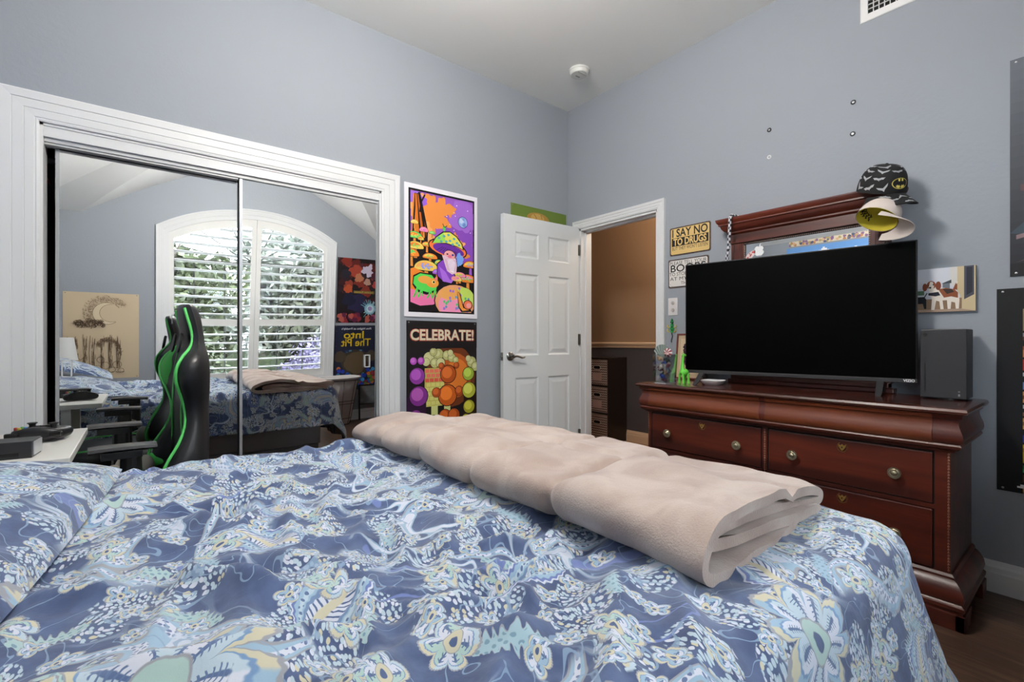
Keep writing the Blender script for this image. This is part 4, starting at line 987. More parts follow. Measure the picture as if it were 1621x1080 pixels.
# green giraffe
GF = tag(empty('giraffe_figurine', (2.585, 1.598, DT), math.radians(-20)), 'bright green long-necked animal figurine standing beside the clear container', 'figurine')
gp = mat('green_plastic', '6fd84a', .3, spec=.5)
b = MB()
for x, y in ((-.013, -.019), (-.013, .019), (.026, -.016), (.026, .016)):
    b.tube([(x, y, 0), (x, y, .008), (x, y * .95, .03), (x, y * .75, .058)], [.0085, .0075, .0065, .009], 10)
b.sphere((.006, 0, .066), .024, 14, sc=(1.25, .95, .95))
b.tube([(-.004, 0, .07), (-.006, 0, .095), (-.004, 0, .13), (0, 0, .165)], [.017, .011, .008, .0075], 12)
b.sphere((.006, 0, .168), .010, 10, sc=(1.7, .9, .9)); b.tube([(0, .005, .174), (0, .006, .183)], .0022, 6); b.tube([(0, -.005, .174), (0, -.006, .183)], .0022, 6)
b.build('body', gp, GF, smooth=True)
# small white dish
DI = tag(empty('dish', (2.615, 1.425, DT), math.radians(12)), 'small white square dish in front of the television', 'dish')
def sq(w, z, k=5): return [(w * math.copysign(abs(math.cos(a)) ** (2 / k), math.cos(a)) , w * math.copysign(abs(math.sin(a)) ** (2 / k), math.sin(a)), z) for a in [2 * math.pi * i / 32 for i in range(32)]]
MB().loft([sq(.036, .0), sq(.045, .005), sq(.060, .024), sq(.062, .028), sq(.059, .028), sq(.045, .011), sq(.03, .009)]).build('dish_bowl', mat('white_ceramic', 'dcdee0', .2), DI, smooth=True, angle=60)
# beaded strap over the mirror crown
ST = tag(empty('beaded_strap', (2.79, 1.415, 1.842)), 'black and white checked beaded strap hanging over the left end of the mirror', 'strap')
cm = mat('checked_beads', 'cccccc', .3); Ex.tree = cm.node_tree
tcn = cm.node_tree.nodes.new('ShaderNodeTexCoord'); ckn = cm.node_tree.nodes.new('ShaderNodeTexChecker'); ckn.inputs['Scale'].default_value = 62
ckn.inputs['Color1'].default_value = lin('d4d4da'); ckn.inputs['Color2'].default_value = lin('26262e')
cm.node_tree.links.new(tcn.outputs['Object'], ckn.inputs['Vector']); cm.node_tree.links.new(ckn.outputs[0], cm.node_tree.nodes['Principled BSDF'].inputs['Base Color'])
pts = [(.09, -.02, -.03), (.085, -.02, .006), (.05, -.014, .008), (.005, -.008, .006), (-.008, -.006, -.010), (-.009, -.004, -.06), (-.007, .0, -.12), (.0, .006, -.18), (.004, .018, -.24), (.006, .022, -.32), (.006, .024, -.42)]
b = MB(); b.tube(pts, .0095, 8); b.build('strap', cm, ST, smooth=True)

# ================================================================ CAPS ON THE MIRROR CORNER
def dome(th, ph, lift=0, rx=.088, ry=.100, hh=.118):
    c = math.cos(ph); s_ = math.sin(ph)
    k = c ** .62
    return Vector(((rx + lift) * k * math.sin(th), (ry + lift) * k * math.cos(th), (hh + lift) * s_ ** .9))
def brim(u, v, lift=0, rx=.088, ry=.100, L=.080):
    th = u * math.radians(72); base = dome(th, 0, 0, rx, ry)
    out = Vector((base.x * .12, L * (1 - abs(u) ** 2.6) ** .8 + .0, 0))
    p = base + out * v; p.z += -.9 * (p.x ** 2) / .1 * .35 * 1.0 - .38 * v * L + lift + .002
    return p
def make_cap(name, label, mats, dets, M, lining):
    e = tag(empty(name), label, 'cap'); e.matrix_world = M
    n, k = 40, 12; 
    def shell(lift, flip):
        vs = [dome(2 * math.pi * i / n, (math.pi / 2) * j / k * .999, lift) for j in range(k + 1) for i in range(n)]; fs = []
        for j in range(k):
            for i in range(n):
                a = j * n + i; b_ = j * n + (i + 1) % n; q = (a, b_, b_ + n, a + n); fs.append(q if flip else q[::-1])
        return vs, fs
    v, f = shell(0, False); b = MB().add(v, f)
    b.sphere((0, 0, .118), .007, 8, sc=(1, 1, .6))
    b.build('crown', mats[0], e, smooth=True)
    v, f = shell(-.003, True); MB().add(v, f).build('lining', lining, e, smooth=True)
    nb = 24; mb = 8
    top = [brim(-1 + 2 * i / nb, j / mb, .0015) for j in range(mb + 1) for i in range(nb + 1)]; bot = [brim(-1 + 2 * i / nb, j / mb, -.0015) for j in range(mb + 1) for i in range(nb + 1)]
    fs = []; w = nb + 1; o = len(top)
    for j in range(mb):
        for i in range(nb):
            a = j * w + i; fs += [(a, a + w, a + w + 1, a + 1), (a + o, a + 1 + o, a + w + 1 + o, a + w + o)]
    for i in range(nb): a = mb * w + i; fs.append((a, a + o, a + 1 + o, a + 1))
    MB().add(top + bot, fs).build('brim', mats[1], e, smooth=True, angle=60)
    # sweat band
    vs = [dome(2 * math.pi * i / n, ph, -.0042) for ph in (0, .12, .26) for i in range(n)]
    MB().add(vs, [(j * n + i, j * n + (i + 1) % n, (j + 1) * n + (i + 1) % n, (j + 1) * n + i) for j in range(2) for i in range(n)]).build('sweat_band', mats[2], e, smooth=True)
    for fn in dets: fn(e)
    return e
BAT = [(0, .10), (.035, .20), (.07, .30), (.10, .17), (.20, .16), (.30, .30), (.55, .34), (1.0, .30), (.80, .12), (.72, -.06), (.52, -.10), (.36, -.04), (.26, -.20), (.12, -.14), (0, -.38)]
BAT = BAT + [(-x, y) for x, y in BAT[-2:0:-1]]
BAT2 = [(0, .02), (.10, .12), (.25, .10), (.60, .30), (1.0, .62), (.74, .16), (.40, -.08), (.20, -.22), (0, -.52)]
BAT2 = BAT2 + [(-x, y) for x, y in BAT2[-2:0:-1]]
def on_dome(poly, th, ph, size, rot, lift):
    r = math.radians(rot); o = []
    for x, y in poly:
        u, v = (x * math.cos(r) - y * math.sin(r)) * size, (x * math.sin(r) + y * math.cos(r)) * size
        o.append(dome(th - u / (.1 * max(.35, math.cos(ph))), min(1.5, max(.01, ph + v / .115)), lift))
    return o
def fan_add(b, o, m=0):
    c = sum(o, Vector()) / len(o); b.add([c] + o, [(0, i + 1, (i + 1) % len(o) + 1) for i in range(len(o))], m)
def bats(e):
    rn = random.Random(2); b = MB(); g = 0
    for ph, n, off in ((.16, 11, .2), (.50, 10, .5), (.84, 8, .1), (1.14, 5, .6)):
        for i in range(n):
            th = 2 * math.pi * (i + off) / n; 
            if abs((th + math.pi) % (2 * math.pi) - math.pi) < .50 and ph < .75: continue
            fan_add(b, on_dome(BAT2 if (i + g) % 2 else BAT, th, ph, .024, rn.uniform(-30, 30), .0012))
        g += 1
    b.build('bat_print', mat('grey_print', 'a4a6aa', .6), e)
    b = MB()
    for u, v, rt in ((-.62, .35, 20), (-.3, .55, -15), (.05, .35, 10), (.38, .6, 30), (.68, .35, -10), (.0, .82, 0), (-.45, .78, 40), (.5, .2, -30), (.75, .7, 20)):
        r = math.radians(rt); o = []
        for x, y in (BAT2 if int(u * 100) % 2 else BAT):
            X_, Y_ = (x * math.cos(r) - y * math.sin(r)) * .017, (x * math.sin(r) + y * math.cos(r)) * .017
            o.append(brim(min(.97, max(-.97, u + X_ / .095)), min(.98, max(.02, v + Y_ / .07)), .0028))
        fan_add(b, o)
    b.build('brim_print', mat('grey_print', 'a4a6aa', .6), e)
def emblem(e):
    b = MB()
    fan_add(b, on_dome(el(0, 0, 1, .62, n=40), 0, .34, .037, 0, .0020), 0)
    fan_add(b, on_dome(el(0, 0, 1, .62, n=40), 0, .34, .0335, 0, .0026), 1)
    B3 = [(0, .28), (.03, .38), (.06, .28), (.13, .28), (.13, .46), (.40, .50), (.62, .50), (.50, .36), (.44, .12), (.46, -.10), (.36, -.02), (.26, -.06), (.22, -.16), (.14, -.10), (.08, -.16), (0, -.34)]
    # golden field pieces above and below the bat
    fan_add(b, on_dome([(-.36, .55), (-.12, .58), (-.10, .36), (-.14, .24), (-.26, .22), (-.36, .30)], 0, .34, .0335, 0, .0032), 0)
    fan_add(b, on_dome([(.36, .55), (.12, .58), (.10, .36), (.14, .24), (.26, .22), (.36, .30)], 0, .34, .0335, 0, .0032), 0)
    fan_add(b, on_dome([(-.60, -.36), (-.42, -.18), (-.30, -.30), (-.18, -.22), (-.04, -.40), (-.10, -.58), (-.40, -.54)], 0, .34, .0335, 0, .0032), 0)
    fan_add(b, on_dome([(.60, -.36), (.42, -.18), (.30, -.30), (.18, -.22), (.04, -.40), (.10, -.58), (.40, -.54)], 0, .34, .0335, 0, .0032), 0)
    b.build('emblem', [flat('e8d870'), flat('1c1c1e')], e)
def axes(front, up, loc, s=1.0):
    f = Vector(front).normalized(); u = Vector(up); u = (u - f * u.dot(f)).normalized(); r = f.cross(u)
    M = Matrix((r, f, u)).transposed().to_4x4(); M.translation = Vector(loc); return M @ Matrix.Scale(s, 4)
capb = mat('black_cotton', '141416', .85); capw = mat('cream_cotton', 'd0c4bc', .85); lin_y = mat('yellow_lining', 'c8b838', .8)
make_cap('baseball_cap', 'black cap with grey bat print and a yellow oval bat emblem', [capb, capb, capb], [bats, emblem], axes((-.55, -.80, -.42), (-.30, -.25, 1), (2.805, .682, 1.815), 1.05), capb)
def scrib(e):
    b = MB(); 
    for k in range(9):
        a0 = 2.2 + k * .22
        pts = [dome(a0 + .09 * math.sin(t * 1.3), .35 + .35 * (t / 8) + .05 * math.sin(t * 2.2 + k), -.0052) for t in range(9)]
        b.tube(pts, .0026, 5)
    b.build('lining_script', mat('black_ink', '1a1814', .7), e)
make_cap('baseball_cap', 'cream cap with yellow lining hanging under the black cap', [capw, capw, lin_y], [scrib], axes((0, -.95, -.30), (.60, -.30, .74), (2.700, .672, 1.660), .86), lin_y)

# ================================================================ BED
# fabric of the bedspread: navy ground with paisleys, flowers, seed clusters and leaf sprays
qm = mat('paisley_cotton', '4a5f86', .9, sheen=.32); nt = qm.node_tree; Ex.tree = nt
uvn = nt.nodes.new('ShaderNodeUVMap'); uvn.uv_map = 'UVMap'
P0 = Ex(uvn.outputs[0]); U, V, _ = sep(P0)
_, nc = noise(P0, 5.5, 2); nr, ng, nb_ = sep(nc)
U1 = U + (nr - .5) * .11; V1 = V + (ng - .5) * .11; P1 = xyz(U1, V1, 0.0)
_, nc2 = noise(P0, 38, 2); n2r, n2g, _b = sep(nc2)
U2 = U1 + (n2r - .5) * .010; V2 = V1 + (n2g - .5) * .010; P2 = xyz(U2, V2, 0.0)
NAVY, MID, PERI, SKY, ICE, LAV, CREAM, MINT, TAUPE = '40537a', '6a82a6', '6273a8', '8eabc2', 'adc0cc', 'c4c9d6', 'bfbaa2', 'a3bdb8', '8f929a'
fb, _ = noise(P0, 22, 3)
col = mixc(step(fb, .35, .7), '3a4a6e', '4a5c82')
def local(Pv, scale, rnd, seedmul=1.0, shift=(0, 0)):
    if shift != (0, 0):
        a, b_, _c = sep(Pv); Pv = xyz(a + shift[0], b_ + shift[1], 0.0)
    d, c, pos = voro(Pv, scale, rnd)
    px, py, _ = sep(Pv); qx, qy, _ = sep(pos); r1, r2, r3 = sep(c)
    lx = px - qx; ly = py - qy
    th = r1 * 6.283
    cs, sn = mth('COSINE', th), mth('SINE', th)
    return lx * cs + ly * sn, ly * cs - lx * sn, r2, r3, d
def band(v, c, w, soft=.3):     # 1 inside |v-c|<w
    return 1.0 - step(mth('ABSOLUTE', v - c), w * (1 - soft), w * (1 + soft))
# layer 1: little seed clusters (patches of tiny petals)
dx_, dy_, _r, _r2, dC = local(P1, 8.6, .8, shift=(.31, .17))
nz, _ = noise(P1, 30, 2)
cl = 1.0 - step(mth('SQRT', dx_ * dx_ * 1.7 + dy_ * dy_) + (nz - .5) * .022, .044, .048)
P3 = xyz(U2 * 1.0, V2 * .62, 0.0)
v1, c1_, _ = voro(P3, 150, .9); cr, cg_, cb = sep(c1_)
dotp = 1.0 - step(v1 + (n2r - .5) * .3, .36, .46)
col = mixc(cl * dotp, col, mixc(step(cr, .55, .6), ICE, mixc(step(cg_, .3, .35), CREAM, LAV)))
# layer 2: winding vines with dotted inside
vn, _ = noise(P1, 4.2, 1, .8)
vb = mth('ABSOLUTE', vn - .5)
vd, _, _ = voro(P2, 105, .35)
vine_o = 1.0 - step(vb, .030, .034); vine_i = 1.0 - step(vb, .022, .026); vine_c = 1.0 - step(vb, .009, .012)
patch, _ = noise(P0, 2.6, 0)
pm = step(patch, .44, .47)
col = mixc(vine_o * pm, col, TAUPE); col = mixc(vine_i * pm, col, SKY); col = mixc(vine_c * pm, col, LAV)
col = mixc(vine_c * pm * (1.0 - step(vd, .26, .34)), col, '5a6c94')
vb2 = band(vn, .66, .010); col = mixc(vb2, col, PERI)
vn3, _ = noise(xyz(U1 + 3.7, V1 + 1.9, 0.0), 5.2, 1, .9)
vb3 = mth('ABSOLUTE', vn3 - .52)
col = mixc((1.0 - step(vb3, .017, .020)) * step(patch, .40, .60), col, SKY); col = mixc((1.0 - step(vb3, .010, .012)) * step(patch, .40, .60), col, LAV)
thin, _ = noise(xyz(U1 + 8.1, V1 + 4.4, 0.0), 13.0, 1, 1.0)
col = mixc((1.0 - step(mth('ABSOLUTE', thin - .5), .007, .011)) * .8, col, '7e98b4')
# layer 3: leaf sprays
lx, ly, r2, r3, _d = local(P2, 6.2, .9, shift=(.77, .41))
t = (ly + .045) / .10
wl = mth('SQRT', mth('MAXIMUM', t * (1.0 - t), 0.0)) * .040 * (.72 + .28 * mth('COSINE', ly * 560.0))
dl = mth('ABSOLUTE', lx) / mth('MAXIMUM', wl, .0001)
on = (r2 > .45)
col = mixc((1.0 - step(dl, 1.12, 1.2)) * on, col, TAUPE); col = mixc((1.0 - step(dl, .95, 1.02)) * on, col, mixc(r3, MINT, SKY))
dots, _, _ = voro(P2, 90, .2); col = mixc((1.0 - step(dl, .70, .76)) * on * (1.0 - step(dots, .22, .30)), col, '6f8ea0')
# layer 4: paisleys
lx, ly, r2, r3, _d = local(P1, 3.4, .75, shift=(.13, .62))
lx = lx + (ly * ly) * 4.2 - .02
t = (ly + .085) / .20
wl = mth('SQRT', mth('MAXIMUM', t, 0.0)) * mth('MAXIMUM', 1.0 - t, 0.0) * .115
wl = wl * (.965 + .035 * mth('COSINE', ly * 420.0))
dl = mth('ABSOLUTE', lx) / mth('MAXIMUM', wl, .0001); on = (r2 > .30)
col = mixc((1.0 - step(dl, 1.18, 1.22)) * on, col, LAV); col = mixc((1.0 - step(dl, 1.10, 1.14)) * on, col, PERI)
col = mixc((1.0 - step(dl, .98, 1.02)) * on, col, SKY); col = mixc(band(dl, .74, .09) * on, col, ICE)
sp, _, _ = voro(P2, 95, .3); col = mixc(band(dl, .74, .09) * on * (1.0 - step(sp, .25, .33)), col, '52688f')
col = mixc((1.0 - step(dl, .56, .60)) * on, col, MID); col = mixc((1.0 - step(dl, .44, .47)) * on, col, LAV)
col = mixc((1.0 - step(dl, .44, .47)) * on * step(mth('SINE', ly * 620.0 + mth('ABSOLUTE', lx) * 500.0), .35, .6), col, '43587f')
col = mixc((1.0 - step(dl, .13, .17)) * on, col, CREAM)
# layer 5: large flowers with veined petals
def flower(col, scale, rnd, shift, Rr, npet, thr, c_out, c_mid, c_in):
    lx, ly, r2, r3, _d = local(P2, scale, rnd, shift=shift)
    ly = ly * 1.25
    r = mth('SQRT', lx * lx + ly * ly); a = mth('ARCTAN2', ly, lx)
    pet = mth('ABSOLUTE', mth('COSINE', a * (npet / 2.0)))
    edge = Rr * (.52 + .48 * mth('POWER', pet, .55)) * (.985 + .015 * mth('COSINE', a * 60.0))
    k = r / edge; on = (r2 > thr)
    col = mixc((1.0 - step(k, 1.10, 1.13)) * on, col, TAUPE)
    alt = step(mth('SINE', a * (npet / 2.0)), -.1, .1)
    col = mixc((1.0 - step(k, 1.02, 1.05)) * on, col, mixc(alt, c_out, CREAM))
    col = mixc((1.0 - step(k, .84, .87)) * on, col, '6d8db4'); col = mixc((1.0 - step(k, .78, .81)) * on, col, mixc(alt, LAV, c_mid))
    vein = (1.0 - step(mth('ABSOLUTE', mth('SINE', a * (npet / 2.0))) , .90, .97))
    col = mixc((1.0 - step(k, .66, .70)) * on * step(pet, .955, .985), col, '4c628a')
    col = mixc((1.0 - step(k, .66, .70)) * on * step(pet, .70, .80) * step(mth('SINE', r * 950.0 - pet * 9.0), .45, .7), col, '566d94')
    col = mixc((1.0 - step(r, Rr * .30, Rr * .32)) * on, col, TAUPE); col = mixc((1.0 - step(r, Rr * .27, Rr * .29)) * on, col, c_in)
    col = mixc((1.0 - step(r, Rr * .12, Rr * .14)) * on, col, NAVY)
    return col
col = flower(col, 15.0, .9, (.45, .13), .022, 5.0, .40, ICE, SKY, CREAM)
col = flower(col, 8.0, .9, (.05, .93), .040, 6.0, .50, ICE, MINT, CREAM)
col = flower(col, 2.7, .8, (.52, .28), .115, 10.0, .38, SKY, ICE, MINT)
_, _, _ = sep(P0)
put(nt.nodes['Principled BSDF'].inputs['Base Color'], col)
wv, _ = noise(P0, 900, 2); wb, _ = noise(P0, 30, 4)
bp = nt.nodes.new('ShaderNodeBump'); bp.inputs['Strength'].default_value = .35; bp.inputs['Distance'].default_value = .006
put(bp.inputs['Height'], wb * .8 + wv * .06); nt.links.new(bp.outputs[0], nt.nodes['Principled BSDF'].inputs['Normal'])

X0, YN, YF, ZT = 1.26, .33, 1.81, .690
RB = .075
def drape(u, v, near=.0):
    ex = np.maximum(0, u - X0); ey = np.where(v > YF, v - YF, np.where(v < YN, v - YN, 0)); e = np.hypot(ex, ey) + 1e-9
    al = .20 + .10 * np.abs(ey) / e * (v < YN)
    q = RB * np.pi / 2
    out = np.where(e < q, RB * np.sin(np.minimum(e, q) / RB), RB + (e - q) * np.sin(al)); dn = np.where(e < q, RB * (1 - np.cos(np.minimum(e, q) / RB)), RB + (e - q) * np.cos(al))
    cx = np.minimum(u, X0) + out * ex / e; cy = np.clip(v, YN, YF) + out * ey / e
    return cx, cy, ZT - dn, e
def wrinkle(u, v):
    # elongated soft folds in several directions
    w1 = vnoise(u * 3.2, v * 3.0, 3); w2 = vnoise(u * 2.1 + 5, v * 2.3, 7)
    uu = u + .06 * w1; vv = v + .06 * w2
    z = .012 * vnoise(uu * 2.2, vv * 2.6, 1)
    a = .55; s1 = uu * math.cos(a) + vv * math.sin(a); t1 = -uu * math.sin(a) + vv * math.cos(a)
    z = z + .0085 * (1 - np.abs(vnoise(s1 * 2.2, t1 * 9.5, 11)) * 2.2) * sstep(-.1, .5, vnoise(u * 2.4, v * 2.4, 21) + .3)
    a = -.35; s1 = uu * math.cos(a) + vv * math.sin(a); t1 = -uu * math.sin(a) + vv * math.cos(a)
    z = z + .0075 * (1 - np.abs(vnoise(s1 * 2.8, t1 * 11, 12)) * 2.2) * sstep(-.2, .5, vnoise(u * 2.0 + 9, v * 2.6, 22) + .25)
    a = 1.25; s1 = uu * math.cos(a) + vv * math.sin(a); t1 = -uu * math.sin(a) + vv * math.cos(a)
    z = z + .006 * (1 - np.abs(vnoise(s1 * 4, t1 * 13, 13)) * 2)
    z = z + .0028 * vnoise(uu * 24, vv * 22, 31)
    return z * 1.9
def crease(u, v, x0, y0, x1, y1, w, a):
    d = np.array([x1 - x0, y1 - y0]); L = np.hypot(*d); d = d / L
    s = (u - x0) * d[0] + (v - y0) * d[1]; t = -(u - x0) * d[1] + (v - y0) * d[0] + .03 * np.sin(s * 9)
    k = sstep(0, L * .25, s) * (1 - sstep(L * .7, L, s))
    return a * k * np.exp(-(np.abs(t) / w) ** 1.5) * 1.25
us = np.arange(-.81, X0 + .50, .0095); vs_ = np.arange(YN - .42, YF + .345, .0095)
UU, VV = np.meshgrid(us, vs_, indexing='ij')
cx, cy, cz, ee = drape(UU, VV)
topm = np.exp(-(ee / .10) ** 2)
wz = wrinkle(UU, VV)
# pillow hump under and beside the head end, creases radiating from the sham
hump = .055 * np.exp(-((UU + .05) / .30) ** 2) * sstep(.75, 1.1, VV)
wz = wz + hump * .4
for c in ((.02, 1.28, .55, .95, .035, .022), (.0, 1.05, .50, .72, .03, -.018), (.02, .98, .42, .60, .022, .020), (.0, 1.35, .45, 1.30, .03, -.016), (.15, .9, .75, .78, .03, .014), (.1, .72, .7, .52, .025, .014), (.30, .70, .9, .60, .02, -.010), (.5, .85, .95, .50, .02, .012), (.2, .6, .8, .40, .02, .012), (-.2, .75, .3, .60, .03, .02), (-.05, 1.5, .4, 1.62, .03, .014), (.3, 1.2, .72, 1.0, .025, .012), (.25, 1.5, .7, 1.3, .025, .010), (.7, .46, 1.1, .36, .02, .008)):
    wz = wz + crease(UU, VV, *c)
damp = 1 - .55 * sstep(.55, 1.0, UU)
cz = cz + wz * topm * damp + .003 * topm
# folds of the hanging skirts, pushed outward
hang = sstep(.10, .45, ee)
exx = np.maximum(0, UU - X0); eyy = np.where(VV > YF, VV - YF, np.where(VV < YN, VV - YN, 0)); en = np.hypot(exx, eyy) + 1e-9
fold = (.018 * np.sin(VV * 15 + 1.0) + .010 * np.sin(VV * 31)) * (exx / en) + (.016 * np.sin(UU * 13) + .009 * np.sin(UU * 29 + 1)) * np.abs(eyy) / en
cx = cx + hang * fold * exx / en; cy = cy + hang * fold * eyy / en
corner = (exx > .05) & (np.abs(eyy) > .05)
cz = np.maximum(cz, .012 + .0 * cz)
n0, n1 = UU.shape
idx = np.arange(n0 * n1).reshape(n0, n1)
fq = np.stack([idx[:-1, :-1], idx[1:, :-1], idx[1:, 1:], idx[:-1, 1:]], -1).reshape(-1, 4)
b = MB(); b.v = np.stack([cx, cy, cz], -1).reshape(-1, 3).tolist(); b.f = fq.tolist(); b.m = [0] * len(b.f)
hem = mat('navy_hem', '2a3a5e', .9)
spread = tag(b.build('bedspread', qm, smooth=True, angle=180, uvs=np.stack([UU, VV], -1).reshape(-1, 2)), 'blue paisley bedspread draped over the whole bed', 'bedspread')
sol = spread.modifiers.new('thickness', 'SOLIDIFY'); sol.thickness = .006; sol.offset = -1

# bed underneath
BD = tag(empty('bed', (.25, 1.07, 0)), 'bed under the blue paisley bedspread, pale wrapped base showing below the hem', 'bed')
def Bp(mb, name, m, **k):
    o = mb.build(name, m, BD, **k); o.location = (-.25, -1.07, 0); return o
Bp(MB().box(-.80, 1.25, YN + .01, YF - .01, .40, .655), 'mattress', mat('mattress_white', 'd8d6d2', .8), bevel=.04, seg=3)
wrap = mat('wrapped_base_grey', '8e9196', .25, coat=.3, bump=.9, bscale=18)
Bp(MB().box(-.80, 1.22, YN + .04, YF - .04, .22, .395), 'box_base', wrap, bevel=.01)
rail = mat('bed_rail_grey', '6c6e72', .4)
Bp(MB().box(-.80, 1.20, YN + .03, YN + .06, .15, .22).box(-.80, 1.20, YF - .06, YF - .03, .15, .22).box(1.17, 1.20, YN + .06, YF - .06, .15, .22), 'side_rail', rail)
for x in (-.76, .2, 1.14):
    for y in (YN + .06, YF - .10): Bp(MB().box(x, x + .04, y, y + .04, 0, .16), 'leg', rail)
Bp(MB().box(-.868, -.815, YN - .02, YF + .02, .0, 1.12), 'headboard', wood('headboard_wood', '2a1710', '4a2a1c', 1, .4), bevel=.01)

# pillows in the same fabric
def pillow(name, label, hx, hy, th, M, white_end=False, sag=0, uvo=(0, 0)):
    n = 46; s = np.linspace(-1, 1, n); S, Tt = np.meshgrid(s, s, indexing='ij')
    e_ = np.clip((1 - S ** 2), 0, 1) * np.clip((1 - Tt ** 2), 0, 1)
    hgt = th * e_ ** .47
    pin = 1 - .05 * (S ** 2) * (Tt ** 2) * 1.0; X_ = S * hx * (1 - .05 * (1 - Tt ** 2) ** 1.0 * 0 - .03 * Tt ** 4); Y_ = Tt * hy * (1 - .03 * S ** 4)
    wr = .010 * vnoise(X_ * 9 + uvo[0] * 7, Y_ * 9, 5) + .006 * vnoise(X_ * 22, Y_ * 20 + uvo[1], 6)
    top = np.stack([X_, Y_, hgt + wr * (e_ ** .3)], -1).reshape(-1, 3); bot = np.stack([X_, Y_, -.55 * hgt], -1).reshape(-1, 3)
    idx = np.arange(n * n).reshape(n, n); f = np.stack([idx[:-1, :-1], idx[1:, :-1], idx[1:, 1:], idx[:-1, 1:]], -1).reshape(-1, 4)
    b = MB(); b.v = np.concatenate([top, bot]).tolist(); b.f = f.tolist() + (f[:, ::-1] + n * n).tolist(); b.m = [0] * len(f) + [1 if white_end else 0] * len(f)
    Zt = hgt + wr * (e_ ** .3)
    au = np.concatenate([np.zeros((1, n)), np.cumsum(np.hypot(np.diff(X_, axis=0), np.diff(Zt, axis=0)), axis=0)]); av = np.concatenate([np.zeros((n, 1)), np.cumsum(np.hypot(np.diff(Y_, axis=1), np.diff(Zt, axis=1)), axis=1)], axis=1)
    uv = np.stack([au - au[n // 2:n // 2 + 1] + uvo[0], av - av[:, n // 2:n // 2 + 1] + uvo[1]], -1).reshape(-1, 2)
    o = b.build(name, [qm, mat('pillow_white', 'd2ccc4', .85)], smooth=True, angle=180, uvs=np.concatenate([uv, uv + .5])); o.matrix_world = M
    return tag(o, label, 'pillow')
pillow('pillow', 'large paisley pillow lying flat at the head of the bed on the desk side', .33, .50, .100, T(-.415, 1.36, .735) @ R(3, 'Y') @ R(-7, 'Z'), uvo=(.35, .6))
pillow('pillow', 'paisley pillow with pale underside propped up at the head of the bed, lamp side', .30, .36, .10, T(-.47, .60, .835) @ R(14, 'Y') @ R(4, 'X'), white_end=True, uvo=(1.2, .1))

# ================================================================ FOLDED FLEECE BLANKET
fl = mat('fleece', 'c6b1a4', .95, sheen=.35, bump=.35, bscale=260)
Ex.tree = fl.node_tree
tcf = fl.node_tree.nodes.new('ShaderNodeTexCoord'); nf, _ = noise(Ex(tcf.outputs['Object']), 7, 5, .6); nf2, _ = noise(Ex(tcf.outputs['Object']), 420, 2)
put(fl.node_tree.nodes['Principled BSDF'].inputs['Base Color'], mixc(step(nf, .36, .66), mixc(nf2, '9c877d', 'a8958b'), mixc(nf2, 'b0a096', 'bfb0a7')))
BZ = ZT - .004
path = [(1.17, .012), (1.02, .010), (.90, .010), (.815, .012), (.772, .028), (.757, .058), (.775, .090), (.83, .106), (.95, .108), (1.10, .104), (1.235, .098), (1.272, .086), (1.280, .070), (1.262, .060), (1.20, .062), (1.05, .066), (.90, .068), (.835, .062), (.825, .050), (.85, .042), (1.0, .038), (1.12, .036), (1.215, .036), (1.235, .028), (1.215, .020)]
def catmull(P, k=6):
    P = [Vector(p) for p in P]; o = []
    for i in range(len(P) - 1):
        p0, p1, p2, p3 = P[max(i - 1, 0)], P[i], P[i + 1], P[min(i + 2, len(P) - 1)]
        for j in range(k):
            t = j / k; o.append(.5 * ((2 * p1) + (p2 - p0) * t + (2 * p0 - 5 * p1 + 4 * p2 - p3) * t * t + (3 * p1 - p0 - 3 * p2 + p3) * t ** 3))
    return o + [P[-1]]
C2 = catmull(path, 5); th = .0105
nrm = []
for i, p in enumerate(C2):
    t = (C2[min(i + 1, len(C2) - 1)] - C2[max(i - 1, 0)]).normalized(); nrm.append(Vector((-t.y, t.x)))
arc = [0.0]
for i in range(1, len(C2)): arc.append(arc[-1] + (C2[i] - C2[i - 1]).length)
L0 = next(i for i, p in enumerate(C2) if i > 20 and p.x > .80) # start of the outer top layer
rings = []; NS = 190; y0b, y1b = .412, 1.87
arcn = np.array(arc)
outer = np.array([1.0 if arc[i] < arc[len(C2) // 2] + .0 else 0.0 for i in range(len(C2))])
